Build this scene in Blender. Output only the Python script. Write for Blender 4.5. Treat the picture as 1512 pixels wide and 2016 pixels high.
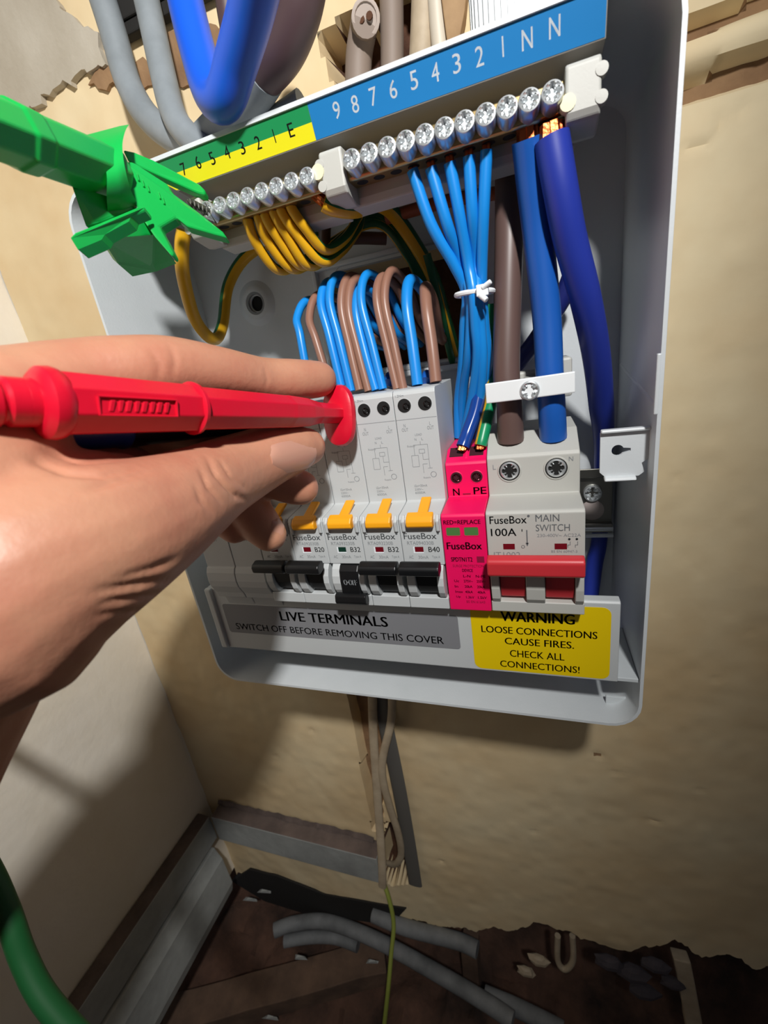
import bpy, bmesh, math, random
from mathutils import Vector, Matrix
from mathutils.bvhtree import BVHTree
random.seed(7)
for o in list(bpy.data.objects): bpy.data.objects.remove(o)
SC = bpy.context.scene
COL = SC.collection
S = 0.001                                   # everything below is in millimetres
# ------------------------------------------------------------------ camera
RW = ((0.94287524, 0.30006442, -0.14473295), (-0.03035695, -0.35525043, -0.93427811), (-0.33176006, 0.88530135, -0.3258478))
CP = Vector((-17.7197, -159.9955, 105.1679)); F = 841.213
cd = bpy.data.cameras.new('camera'); cam = bpy.data.objects.new('camera', cd); COL.objects.link(cam)
cam.matrix_world = Matrix(((RW[0][0], -RW[1][0], -RW[2][0], CP.x*S), (RW[0][1], -RW[1][1], -RW[2][1], CP.y*S), (RW[0][2], -RW[1][2], -RW[2][2], CP.z*S), (0, 0, 0, 1)))
cd.sensor_fit = 'VERTICAL'; cd.sensor_height = 36; cd.lens = F/2016*36; cd.clip_start = 0.005; cd.clip_end = 20
cd.dof.use_dof = True; cd.dof.focus_distance = 0.188; cd.dof.aperture_fstop = 16
SC.camera = cam
# ------------------------------------------------------------------ light
SC.view_settings.view_transform = 'Standard'; SC.view_settings.look = 'None'
SC.view_settings.gamma = 1; SC.view_settings.exposure = 0.0; SC.view_settings.use_curve_mapping = False
w = bpy.data.worlds.new('world'); SC.world = w; w.use_nodes = True
w.node_tree.nodes['Background'].inputs[0].default_value = (0.9, 0.92, 1.0, 1); w.node_tree.nodes['Background'].inputs[1].default_value = 0.05
def spot(name, loc, aim, power, size, blend, rad, col):
    d = bpy.data.lights.new(name, 'SPOT'); d.energy = power; d.spot_size = math.radians(size); d.spot_blend = blend; d.shadow_soft_size = rad*S; d.color = col
    o = bpy.data.objects.new(name, d); COL.objects.link(o); o.location = Vector(loc)*S
    o.rotation_euler = (Vector(aim)-Vector(loc)).to_track_quat('-Z', 'Y').to_euler(); return o
spot('head_torch', (74, -312, 392), (-270, 50, 128), 13.4, 100, 1.0, 16, (1.0, 0.985, 0.96))

# ------------------------------------------------------------------ picture helpers: a pixel and a distance give a point in the place
def ray(px, py):
    c = ((px-756)/F, (py-1008)/F, 1.0)
    return Vector((sum(RW[i][0]*c[i] for i in range(3)), sum(RW[i][1]*c[i] for i in range(3)), sum(RW[i][2]*c[i] for i in range(3))))
def pd(px, py, d): return CP + ray(px, py)*d
def at(px, py, y): r = ray(px, py); return CP + r*((y-CP.y)/r.y)
def atx(px, py, x): r = ray(px, py); return CP + r*((x-CP.x)/r.x)
def atz(px, py, z): r = ray(px, py); return CP + r*((z-CP.z)/r.z)
def onplane(px, py, p, n): r = ray(px, py); return CP + r*((Vector(p)-CP).dot(n)/r.dot(n))

# ------------------------------------------------------------------ materials
def lin(h):
    h = h.lstrip('#'); o = []
    for i in (0, 2, 4):
        c = int(h[i:i+2], 16)/255; o.append(c/12.92 if c < 0.04045 else ((c+0.055)/1.055)**2.4)
    return (*o, 1)
MATS = {}
def mat(name, col, rough=0.5, metal=0.0, spec=0.5, var=0.0, col2=None, vscale=8.0, bump=0.0, bscale=300.0, sss=0.0, coat=0.0, detail=6, lo=0.35, hi=0.7):
    if name in MATS: return MATS[name]
    m = bpy.data.materials.new(name); m.use_nodes = True; nt = m.node_tree; N = nt.nodes; L = nt.links
    b = N['Principled BSDF']; b.inputs['Base Color'].default_value = lin(col); b.inputs['Roughness'].default_value = rough; b.inputs['Metallic'].default_value = metal
    b.inputs['Specular IOR Level'].default_value = spec; b.inputs['Coat Weight'].default_value = coat
    if sss: b.inputs['Subsurface Weight'].default_value = sss; b.inputs['Subsurface Radius'].default_value = (0.004, 0.0015, 0.0008); b.inputs['Subsurface Scale'].default_value = 1.0
    tc = N.new('ShaderNodeTexCoord')
    if col2:
        n = N.new('ShaderNodeTexNoise'); n.inputs['Scale'].default_value = vscale; n.inputs['Detail'].default_value = detail; n.inputs['Roughness'].default_value = 0.6
        r = N.new('ShaderNodeMapRange'); r.inputs['From Min'].default_value = lo; r.inputs['From Max'].default_value = hi
        x = N.new('ShaderNodeMix'); x.data_type = 'RGBA'; x.inputs[6].default_value = lin(col); x.inputs[7].default_value = lin(col2)
        L.new(tc.outputs['Object'], n.inputs['Vector']); L.new(n.outputs['Fac'], r.inputs['Value']); L.new(r.outputs['Result'], x.inputs[0]); L.new(x.outputs[2], b.inputs['Base Color'])
    if bump:
        n2 = N.new('ShaderNodeTexNoise'); n2.inputs['Scale'].default_value = bscale; n2.inputs['Detail'].default_value = 5
        bp = N.new('ShaderNodeBump'); bp.inputs['Strength'].default_value = 1.0; bp.inputs['Distance'].default_value = bump*S
        L.new(tc.outputs['Object'], n2.inputs['Vector']); L.new(n2.outputs['Fac'], bp.inputs['Height']); L.new(bp.outputs['Normal'], b.inputs['Normal'])
    MATS[name] = m; return m
M_SHEET = mat('white powder coated steel', '#d8dde0', 0.42, bump=0.05, bscale=900, col2='#ccd2d5', vscale=14)
M_PLAST = mat('light grey device plastic', '#bfc3c4', 0.45, bump=0.02, bscale=1500)
M_PLAST2 = mat('warm grey plastic', '#b9b9b3', 0.5, bump=0.02, bscale=1500)
M_BLACK = mat('black toggle plastic', '#101113', 0.38)
M_HOLE_SHADE = mat('painted hole shade', '#0a0a0a', 0.8)  # near black standing in for the shade inside small holes
M_AMBER = mat('amber plastic', '#f2a516', 0.4)
M_RED = mat('red switch plastic', '#c8323a', 0.35)
M_PINK = mat('magenta plastic', '#ee0a5c', 0.4)
M_PINKTXT = mat('dark magenta print', '#8c0036', 0.6)
M_GREY = mat('grey print', '#5d6164', 0.6)
M_GREYL = mat('pale grey print', '#85898c', 0.6)
M_INK = mat('black print', '#131214', 0.5)
M_WHITETXT = mat('white print', '#e8eef2', 0.5)
M_WIN_RED = mat('indicator red', '#6b0f1c', 0.3)
M_WIN_GREEN = mat('indicator green', '#4f7a41', 0.3)
M_WIN_DGREEN = mat('indicator dark green', '#14382c', 0.3)
M_STEEL = mat('zinc plated steel', '#d4d8da', 0.3, 0.7)
M_STEELD = mat('dull zinc steel', '#8f8d86', 0.35, 1.0)
M_BRASS = mat('brass bar', '#b8a070', 0.3, 1.0)
M_COPPER = mat('copper strands', '#c8683c', 0.35, 1.0, bump=0.2, bscale=900)
M_WBLUE = mat('blue insulation', '#1585d8', 0.35)
M_WBLUE2 = mat('deep blue insulation', '#1757ad', 0.38)
M_WNAVY = mat('navy insulation', '#22359a', 0.42)
M_WBRN = mat('brown insulation', '#8d6655', 0.38)
M_WBRN2 = mat('dark brown insulation', '#5f4a45', 0.42)
M_WYEL = mat('yellow insulation', '#d9a416', 0.4)
M_WGRN = mat('green insulation', '#125a31', 0.4)
M_WGREY = mat('grey sheath', '#8d9499', 0.5, col2='#7d8488', vscale=60)
M_LBLUE = mat('blue label', '#1f78b8', 0.35)
M_LGRN = mat('green label', '#1d8a50', 0.35)
M_LYEL = mat('yellow label', '#e6dc1e', 0.35)
M_WARN = mat('warning yellow', '#e8c800', 0.4)
M_LGREY = mat('silver grey label', '#7f8084', 0.45)
M_TIE = mat('white nylon', '#e9edef', 0.4)
M_RUBBER = mat('grey rubber', '#8c9092', 0.6)
M_PRED = mat('red probe plastic', '#d00f2c', 0.33, bump=0.12, bscale=220)
M_PBLUE = mat('blue probe plastic', '#123a86', 0.35)
M_PGRN = mat('green clip plastic', '#12b04c', 0.38, bump=0.04, bscale=500)
M_PGRND = mat('shaded green lead rubber', '#125026', 0.5)  # green darkened for the shadow the lead lies in
M_SKIN = mat('skin', '#bf8a6e', 0.48, sss=0.12, bump=0.14, bscale=420, col2='#b4705a', vscale=28, lo=0.4, hi=0.75)
M_NAIL = mat('finger nail', '#c18f7a', 0.32, coat=0.15)
M_WALL = mat('cream painted plaster', '#e6d4ae', 0.75, col2='#d4b688', vscale=7, bump=0.4, bscale=60)
M_WALL2 = mat('pale painted plaster', '#f3ecdf', 0.75, col2='#e8deca', vscale=8, bump=0.6, bscale=70)
M_CONC = mat('grey skim plaster', '#b9b1a2', 0.85, col2='#a59b8a', vscale=22, bump=0.6, bscale=160)
M_BRICK = mat('raw plaster and brick with cavity shade', '#3a2118', 0.95, col2='#5c3c28', vscale=30, bump=1.5, bscale=140)  # brown darkened to put the shade of wall cavities into the colour
M_SKIRT = mat('grey white painted timber', '#a9aca9', 0.6, col2='#8b8d8b', vscale=26, bump=0.4, bscale=120)
M_SKIRTD = mat('dusty timber ledge', '#6a5c56', 0.85, col2='#4c423f', vscale=40, bump=0.6, bscale=150)
M_SOIL = mat('dark rubble', '#6a4c3d', 0.95, col2='#2a201b', vscale=18, bump=4.0, bscale=60)
M_TIMBER = mat('old joist timber', '#735a48', 0.9, col2='#3e3028', vscale=20, bump=1.0, bscale=90)
M_CONDUIT = mat('dusty grey conduit', '#7d7f80', 0.7, col2='#5d5f60', vscale=40)
M_CABLE = mat('old cream cable sheath', '#b7a68d', 0.6, col2='#9d8c74', vscale=50, bump=0.2, bscale=200)
M_CABLEG = mat('old grey cable sheath', '#5f5c57', 0.6)
M_STUB = mat('old taupe cable sheath', '#84756a', 0.6)
M_DARK = mat('dark board', '#1c1a18', 0.8)
M_LIME = mat('green yellow earth sheath', '#8a9440', 0.55)

# ------------------------------------------------------------------ mesh builder
ORIG = {}
class MB:
    def __init__(s): s.v = []; s.f = []; s.mi = []
    def add(s, vs, fs, m=0):
        n = len(s.v); s.v += [Vector(p) for p in vs]; s.f += [tuple(i+n for i in f) for f in fs]; s.mi += [m]*len(fs); return s
    def box(s, x0, x1, y0, y1, z0, z1, m=0):
        vs = [(x, y, z) for z in (z0, z1) for y in (y0, y1) for x in (x0, x1)]
        return s.add(vs, [(0, 2, 3, 1), (4, 5, 7, 6), (0, 1, 5, 4), (2, 6, 7, 3), (0, 4, 6, 2), (1, 3, 7, 5)], m)
    def loft(s, loops, m=0, cap=True, closed=True):
        n = len(loops[0]); vs = [p for l in loops for p in l]; fs = []
        for k in range(len(loops)-1):
            for i in range(n if closed else n-1):
                j = (i+1) % n; fs.append((k*n+i, k*n+j, (k+1)*n+j, (k+1)*n+i))
        if cap: fs.append(tuple(range(n))[::-1]); fs.append(tuple((len(loops)-1)*n+i for i in range(n)))
        return s.add(vs, fs, m)
    def prof(s, pts, x0, x1, m=0):          # side profile (y, z) swept along x
        return s.loft([[(x0, y, z) for y, z in pts], [(x1, y, z) for y, z in pts]], m)
    def lathe(s, p, d, prof, n=20, m=0, sx=1.0, up=None, rot=0.0, cap=True):   # prof: (distance, radius)
        p = Vector(p); d = Vector(d).normalized(); a = d.cross(Vector(up) if up else (Vector((0, 0, 1)) if abs(d.z) < .9 else Vector((1, 0, 0)))).normalized(); b = d.cross(a)
        return s.loft([[p+d*t+(a*math.cos(2*math.pi*i/n+rot)*sx+b*math.sin(2*math.pi*i/n+rot))*r for i in range(n)] for t, r in prof], m, cap)
    def tube(s, pts, r, n=10, m=0, stripe=None, seg=8, flat=1.0, phase=0.0, twist=0.0):
        P, Rr = smooth(pts, r, seg); fr = frames(P); loops = []
        for k, (p, (t, a, b)) in enumerate(zip(P, fr)):
            loops.append([p+(a*math.cos(2*math.pi*i/n+phase+twist*k)*flat+b*math.sin(2*math.pi*i/n+phase+twist*k))*Rr[k] for i in range(n)])
        f0 = len(s.f); s.loft(loops, m)
        if stripe:
            for q in range(len(loops)-1):
                for i in range(n):
                    if i in stripe: s.mi[f0+q*n+i] = 1
        return s
    def poly(s, pts, ext, m=0):             # flat outline given a thickness vector
        ext = Vector(ext); a = [Vector(p) for p in pts]; return s.loft([a, [p+ext for p in a]], m)
    def build(s, name, material, parent=None, smooth=False, bevel=0, seg=2, ang=35):
        me = bpy.data.meshes.new(name)
        if parent is not None:
            base = ORIG[parent.name]
        else:
            xs = [p.x for p in s.v]; ys = [p.y for p in s.v]; zs = [p.z for p in s.v]
            base = Vector(((min(xs)+max(xs))/2, (min(ys)+max(ys))/2, min(zs)))
        me.from_pydata([(p-base)*S for p in s.v], [], s.f)
        mats = material if isinstance(material, (list, tuple)) else [material]
        for mm in mats: me.materials.append(mm)
        if len(mats) > 1: me.polygons.foreach_set('material_index', s.mi)
        bm = bmesh.new(); bm.from_mesh(me); bmesh.ops.recalc_face_normals(bm, faces=bm.faces); bm.to_mesh(me); bm.free()
        if smooth: me.polygons.foreach_set('use_smooth', [True]*len(me.polygons))
        o = bpy.data.objects.new(name, me); COL.objects.link(o)
        if parent is not None: o.parent = parent; ORIG[o.name] = base
        else: o.location = base*S; ORIG[o.name] = base
        if bevel:
            b = o.modifiers.new('bevel', 'BEVEL'); b.width = bevel*S; b.segments = seg; b.limit_method = 'ANGLE'; b.angle_limit = math.radians(ang); b.harden_normals = False
        if smooth: me.set_sharp_from_angle(angle=math.radians(40))
        return o
def smooth(pts, r, seg):
    P = [Vector(p[:3]) for p in pts]; R = [p[3] if len(p) > 3 else r for p in pts]
    if len(P) == 2 or seg <= 1: return P, R
    oP, oR = [], []
    for i in range(len(P)-1):
        p0 = P[max(i-1, 0)]; p1 = P[i]; p2 = P[i+1]; p3 = P[min(i+2, len(P)-1)]
        for k in range(seg):
            t = k/seg; oP.append(0.5*((2*p1)+(-p0+p2)*t+(2*p0-5*p1+4*p2-p3)*t*t+(-p0+3*p1-3*p2+p3)*t**3)); oR.append(R[i]*(1-t)+R[i+1]*t)
    oP.append(P[-1]); oR.append(R[-1]); return oP, oR
def frames(P):
    out = []; a = None
    for i, p in enumerate(P):
        t = (P[min(i+1, len(P)-1)]-P[max(i-1, 0)]).normalized()
        if a is None: a = t.cross(Vector((0, 1, 0.05))).normalized()
        a = (a-t*a.dot(t)).normalized(); out.append((t, a, t.cross(a)))
    return out
def tag(o, label, cat, group=None, kind=None):
    o['label'] = label; o['category'] = cat
    if group: o['group'] = group
    if kind: o['kind'] = kind
    return o
def struct(o, label=None):
    o['kind'] = 'structure'
    if label: o['label'] = label
    return o
def thing(name, loc, label, cat, group=None):
    o = bpy.data.objects.new(name, None); COL.objects.link(o); o.location = Vector(loc)*S; o.empty_display_size = 0.01; ORIG[o.name] = Vector(loc)
    return tag(o, label, cat, group)
def dup(root, off):
    r = root.copy(); COL.objects.link(r); r.location = root.location+Vector(off)*S; ORIG[r.name] = ORIG[root.name]+Vector(off)
    def rec(a, b):
        for ch in list(a.children):
            c = ch.copy(); COL.objects.link(c); c.parent = b; ORIG[c.name] = ORIG[r.name]; rec(ch, c)
    rec(root, r); return r
TXT = {}
def text(s, x0, x1, z0, z1, y, material, parent, name='lettering', plane=None, bold=0.0):
    """lettering fitted into a box; faces -y, or lies in plane (origin, u, v, n)"""
    if s not in TXT:
        c = bpy.data.curves.new('t', 'FONT'); c.body = s; c.resolution_u = 3; c.align_x = 'CENTER'; c.space_line = 0.85
        o = bpy.data.objects.new('t', c); COL.objects.link(o); bpy.context.view_layer.update()
        me = bpy.data.meshes.new_from_object(o.evaluated_get(bpy.context.evaluated_depsgraph_get()))
        TXT[s] = ([v.co.copy() for v in me.vertices], [tuple(p.vertices) for p in me.polygons]); bpy.data.objects.remove(o); bpy.data.curves.remove(c); bpy.data.meshes.remove(me)
    vs, fs = TXT[s]
    ax, bx = min(v.x for v in vs), max(v.x for v in vs); ay, by = min(v.y for v in vs), max(v.y for v in vs)
    m = MB(); out = []
    for v in vs:
        u = x0+(v.x-ax)/max(bx-ax, 1e-6)*(x1-x0); q = z0+(v.y-ay)/max(by-ay, 1e-6)*(z1-z0)
        out.append(Vector((u, y, q)) if plane is None else plane[0]+plane[1]*u+plane[2]*q+plane[3]*0.12)
    dirn = Vector((1, 0, 0)) if plane is None else plane[1]
    for k in ((0,) if not bold else (-1, 0, 1)): m.add([p+dirn*k*bold*(z1-z0)*1.6 for p in out], fs)
    return m.build(name, material, parent)
def screw_head(m, p, d, r, depth, n=24, cross=True, mm=0):
    """slotted cross-head screw: dished head with a real recessed cross"""
    p = Vector(p); d = Vector(d).normalized(); a = d.cross(Vector((0, 0, 1))).normalized(); b = d.cross(a)
    rings = [0.18, 0.34, 0.5, 0.66, 0.8, 0.93, 1.0]; vs = [p+d*(-0.45*r if cross else 0)]; fs = []
    for k, q in enumerate(rings):
        for i in range(n):
            th = 2*math.pi*i/n; x = math.cos(th)*q; y = math.sin(th)*q; h = 0.16*(1-q*q)*r
            if k == len(rings)-1: h = -0.12*r
            if cross and ((abs(x) < 0.16 and abs(y) < 0.8) or (abs(y) < 0.16 and abs(x) < 0.8)): h = -0.42*r
            elif cross and (abs(abs(x)-abs(y)) < 0.14 and q < 0.75): h = -0.12*r
            vs.append(p+a*x*r+b*y*r+d*h)
    for i in range(n): fs.append((0, 1+i, 1+(i+1) % n))
    for k in range(len(rings)-1):
        for i in range(n): j = (i+1) % n; fs.append((1+k*n+i, 1+(k+1)*n+i, 1+(k+1)*n+j, 1+k*n+j))
    o = 1+(len(rings)-1)*n
    for i in range(n): vs.append(vs[o+i]-d*depth)
    for i in range(n): j = (i+1) % n; fs.append((o+i, o+n+i, o+n+j, o+j))
    fs.append(tuple(o+n+i for i in range(n)))
    return m.add(vs, fs, mm)
YB = 85.0                                    # wall face; box back panel just in front
# ================================================================== the place: walls, skirting, broken floor
def inpoly(x, z, P):
    c = False; j = len(P)-1
    for i in range(len(P)):
        if (P[i][1] > z) != (P[j][1] > z) and x < (P[j][0]-P[i][0])*(z-P[i][1])/(P[j][1]-P[i][1])+P[i][0]: c = not c
        j = i
    return c
def w2(pts): return [(p.x, p.z) for p in (at(a, b, YB) for a, b in pts)]
def hsh(i, j): v = math.sin(i*127.1+j*311.7)*43758.5453; return v-math.floor(v)
def vnoise(x, z):
    i, j = math.floor(x), math.floor(z); u, v = x-i, z-j; u = u*u*(3-2*u); v = v*v*(3-2*v)
    return (hsh(i, j)*(1-u)+hsh(i+1, j)*u)*(1-v)+(hsh(i, j+1)*(1-u)+hsh(i+1, j+1)*u)*v
HOLE = w2([(626, 61), (632, 100), (650, 132), (671, 150), (700, 158), (790, 118), (845, 85), (858, 40), (865, 0), (870, -60), (700, -60), (740, 0), (690, 25)])
CHASE = w2([(676, 1340), (740, 1340), (752, 1500), (752, 1640), (735, 1640), (718, 1540), (700, 1450)])
POCKET = w2([(752, 1640), (785, 1610), (800, 1690), (828, 1745), (770, 1745), (752, 1720)])
SKIM = w2([(-160, -160), (150, -160), (105, 0), (150, 38), (196, 72), (214, 126), (186, 142), (122, 176), (66, 212), (0, 232), (-160, 300)])
BARE = w2([(214, 126), (300, 120), (330, 60), (420, 40), (520, 130), (420, 170), (240, 165), (180, 172), (186, 142)])
CUT = [(-121, 101), (-44, 101), (-38, 107), (-38, 150), (-44, 156), (-112, 156), (-121, 148)]      # cable cut-out behind the box
edge = [(at(a, b, YB).x, at(a, b, YB).z) for a, b in ((430, 1740), (470, 1722), (500, 1728), (545, 1752), (600, 1778), (680, 1796), (760, 1802), (800, 1815), (880, 1832), (960, 1832), (1050, 1824), (1110, 1836), (1180, 1866), (1260, 1872), (1330, 1852), (1372, 1886), (1512, 1905))]
def zedge(x):
    if x <= edge[0][0]: return edge[0][1]
    for (a, b), (c, d) in zip(edge, edge[1:]):
        if a <= x <= c: return b+(d-b)*(x-a)/max(c-a, 1e-6)
    return edge[-1][1]
MARKS = [(at(a, b, YB).x, at(a, b, YB).z, rx, rz) for a, b, rx, rz in ((1385, 285, 5, 1.6), (1420, 240, 1.6, 4), (1358, 288, 2, 2), (1470, 210, 1.5, 3), (1180, 1490, 4, 2.2), (1105, 1478, 3.4, 1.8), (1212, 1522, 5, 1.2), (975, 1582, 4, 1), (582, 1322, 2, 2.4), (692, 1305, 3, 1), (1330, 945, 1.2, 2.2), (1455, 820, 1, 3), (1410, 1340, 2, 1), (960, 1450, 1.6, 1), (540, 1490, 2.4, 1), (610, 1440, 1.5, 2), (50, 72, 7, 2.2), (98, 42, 2, 3), (115, 80, 2.4, 1.6), (146, 140, 1.8, 1.8), (25, 190, 1.4, 4), (10, 85, 1.4, 2), (660, 330, 2, 2), (1290, 1620, 5, 1.5), (1050, 1640, 3, 1.2), (870, 1700, 4, 1), (1380, 1560, 2, 1.5), (1480, 1250, 3, 1))]
def depth(x, z):
    d = (vnoise(x*.03, z*.03)-.5)*1.6+(vnoise(x*.12+9, z*.12)-.5)*.7; k = 0
    xx = x+(vnoise(x*.09, z*.09)-.5)*7; zz = z+(vnoise(x*.09+50, z*.09)-.5)*7
    if inpoly(xx, zz, HOLE): d += 20+6*vnoise(x*.15, z*.15); k = 1
    elif inpoly(x, z, CHASE): d += 9+3*vnoise(x*.1, z*.1); k = 3
    elif inpoly(xx, zz, POCKET): d += 22; k = 1
    elif inpoly(x, z, CUT): d += 28; k = 1
    if k in (0, 2):
        for a, b, rx, rz in MARKS:
            if ((x-a)/rx)**2+((z-b)/rz)**2 < 1+.6*(vnoise(x*.5, z*.5)-.5): d += .9; k = 3; break
    if x > 20:                                # old pipe run chased into the plaster right of the box
        zc = 199+(x-24)*.02; q = z-zc
        if abs(q) < 6: d -= 6*math.sqrt(1-(q/6)**2)-1.5
        elif 6 <= q < 13: d += 7; k = 3
        elif -14 < q <= -6: d += 4+vnoise(x*.3, z*.1)*2; k = 3
    return d, k
m = MB(); X0, X1, Z0, Z1, st = -368.0, 290.0, -500.0, 390.0, 2.4
nx = int((X1-X0)/st); nz = int((Z1-Z0)/st); ids = {}; kk = {}
ZE_ = [zedge(X0+i*st)+(vnoise((X0+i*st)*.11, 3)-.5)*11+(hsh(i, 7)-.5)*3.5 for i in range(nx+2)]
for j in range(nz+1):
    for i in range(nx+1):
        x = X0+i*st; z = Z0+j*st; d, k = depth(x, z); kk[(i, j)] = k
        ids[(i, j)] = len(m.v); m.v.append(Vector((x, YB+1.2+d, max(z, ZE_[i]))))
for j in range(nz):
    for i in range(nx):
        x = X0+i*st; z = Z0+j*st
        if z+st*.6 < min(ZE_[i], ZE_[i+1]): continue
        m.f.append((ids[(i, j)], ids[(i+1, j)], ids[(i+1, j+1)], ids[(i, j+1)]))
        ks = [kk[(i, j)], kk[(i+1, j)], kk[(i+1, j+1)], kk[(i, j+1)]]; m.mi.append(max(set(ks), key=ks.count))
M_BARE = mat('bare tan plaster', '#9a7a58', 0.9, col2='#7d5f44', vscale=40, bump=0.8, bscale=160)
ow = struct(m.build('wall_back', [M_WALL, M_BRICK, M_CONC, M_BARE], smooth=True), 'cream plastered wall with chipped patches behind the fuse board')
def ragged(P, amp):
    o = []
    for (a, b), (c, d) in zip(P, P[1:]+P[:1]):
        n = max(1, int(math.hypot(c-a, d-b)/2.5))
        for q in range(n): x_ = a+(c-a)*q/n; z_ = b+(d-b)*q/n; o.append((x_+(vnoise(x_*.25, z_*.25)-.5)*amp, z_+(vnoise(x_*.25+31, z_*.25)-.5)*amp))
    return o
m = MB(); m.poly([(x, YB-2.2, z) for x, z in ragged(SKIM, 5)], (0, 3.4, 0)); ORIG[ow.name] = Vector(ow.location)/S; m.build('plaster_skim', M_CONC, ow, bevel=.5)
m = MB(); m.poly([(x, YB-.6, z) for x, z in ragged(BARE, 6)], (0, 2.2, 0)); m.build('bare_patch', M_BARE, ow, bevel=.3)
m = MB(); n1, n2 = 120, 150                   # return wall on the left
for j in range(n2+1):
    for i in range(n1+1):
        y = -520+(YB+4+520)*i/n1; z = -430+830*j/n2; m.v.append(Vector((-368+(vnoise(y*.02, z*.02)-.5)*2, y, z)))
for j in range(n2):
    for i in range(n1): a = j*(n1+1)+i; m.f.append((a, a+1, a+n1+2, a+n1+1)); m.mi.append(0)
struct(m.build('wall_left', M_WALL2, smooth=True), 'pale plastered return wall left of the fuse board')
# skirting boards
def board(mb, x0, x1, y0, y1, z0, z1): mb.box(x0, x1, y0, y1, z0, z1); mb.mi[-5] = 1; return mb
e = bpy.data.objects.new('baseboard_left', None); COL.objects.link(e); e.location = Vector((-360, -100, -410))*S; ORIG[e.name] = Vector((-360, -100, -410)); struct(e, 'grey painted skirting along the return wall')
board(MB(), -367.5, -352, -420, 71, -349, -316).build('upper_board', [M_SKIRT, M_SKIRTD], e, bevel=1.2)
m = MB(); m.prof([(0, 0)]*3, 0, 0) if False else None
m = MB(); m.loft([[(-367.5, y, -418), (-347, y, -418), (-343, y, -404), (-344, y, -366), (-350, y, -351), (-367.5, y, -351)] for y in (-420, 62)]); m.build('lower_board', M_SKIRT, e, bevel=1.0)
e = bpy.data.objects.new('baseboard_back', None); COL.objects.link(e); e.location = Vector((-255, 78, -352))*S; ORIG[e.name] = Vector((-255, 78, -352)); struct(e, 'grey painted skirting broken off beside the flat cables')
m = MB(); board(m, -350, -163, 70, 86, -351, -316); m.build('board', [M_SKIRT, M_SKIRTD], e, bevel=1.0)
m = MB(); m.loft([[(x, 84.5, -316), (x, 82+2*vnoise(x*.2, 1), -316+1.5*vnoise(x*.3, 5)), (x, 85, -312+4*vnoise(x*.25, 2))] for x in [-350+4*i for i in range(46)]]); m.build('dust_ridge', M_SKIRTD, e)
# void under the missing floorboards
m = MB(); n1, n2 = 110, 80
for j in range(n2+1):
    for i in range(n1+1):
        x = -420+760*i/n1; y = -380+620*j/n2
        m.v.append(Vector((x, y, -545+26*vnoise(x*.02, y*.02)+14*vnoise(x*.07+4, y*.07)+7*vnoise(x*.2, y*.2)+max(0, y-100)*1.3)))
for j in range(n2):
    for i in range(n1): a = j*(n1+1)+i; m.f.append((a, a+1, a+n1+2, a+n1+1)); m.mi.append(0)
struct(m.build('floor', M_SOIL, smooth=True), 'dark rubble in the void under missing floorboards')
def timber(name, label, pts, w_, h_, material=M_TIMBER):
    mb = MB(); loops = []
    a, b = Vector(pts[0]), Vector(pts[1]); t = (b-a).normalized(); u = t.cross(Vector((0, 0, 1))).normalized() if abs(t.z) < .9 else Vector((1, 0, 0)); v = u.cross(t)
    for k in range(9):
        p = a.lerp(b, k/8); j = (hsh(k, w_)-.5)*2.2
        loops.append([p+u*(w_/2+j)+v*(h_/2), p-u*(w_/2-j)+v*(h_/2+j*.6), p-u*(w_/2)-v*(h_/2), p+u*(w_/2)-v*(h_/2+j)])
    mb.loft(loops); return tag(mb.build(name, material, bevel=1.0), label, 'joist')
timber('floor_joist', 'old brown timber joist lying across the floor void in front', (atz(330, 2010, -505), atz(760, 1890, -505)), 30, 24)
timber('timber_post', 'dark upright timber in the void below the skirting gap', (at(925, 1850, 95), at(940, 2040, 80)), 16, 20)
timber('pale_batten', 'pale upright batten at the far right of the floor void', (at(1340, 1880, 92), at(1372, 2050, 80)), 12, 10, M_CABLE)
def pipe(name, label, px, z, r, group=None, material=M_CONDUIT, cat='conduit'):
    mb = MB(); mb.tube([atz(a, b, z) for a, b in px], r, 14, seg=6); return tag(mb.build(name, material, smooth=True), label, cat, group)
pipe('grey_conduit', 'longest grey conduit curving through the dark floor void', [(540, 1832), (580, 1818), (645, 1815), (740, 1850), (860, 1915), (960, 1975), (1010, 2010)], -462, 7, 'conduits in the floor void')
pipe('grey_conduit', 'short grey conduit stub just below the long curving one', [(560, 1853), (610, 1845), (660, 1846), (705, 1862)], -480, 6, 'conduits in the floor void')
pipe('grey_conduit', 'grey conduit behind the thin green wire under the plaster edge', [(735, 1800), (800, 1826), (900, 1852), (940, 1870)], -430, 7, 'conduits in the floor void')
pipe('grey_conduit', 'grey conduit at the bottom edge right of the timber upright', [(955, 1958), (1020, 1985), (1110, 2030)], -470, 7, 'conduits in the floor void')
m = MB(); p = at(1113, 1850, 90)
m.tube([at(1098, 1842, 92), at(1098, 1890, 88), at(1112, 1908, 86), at(1128, 1890, 88), at(1127, 1842, 92)], 2.6, 10, seg=5); tag(m.build('metal_loop', M_CABLE, smooth=True), 'pale U-shaped loop hanging at the broken plaster edge', 'loop')
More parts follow.
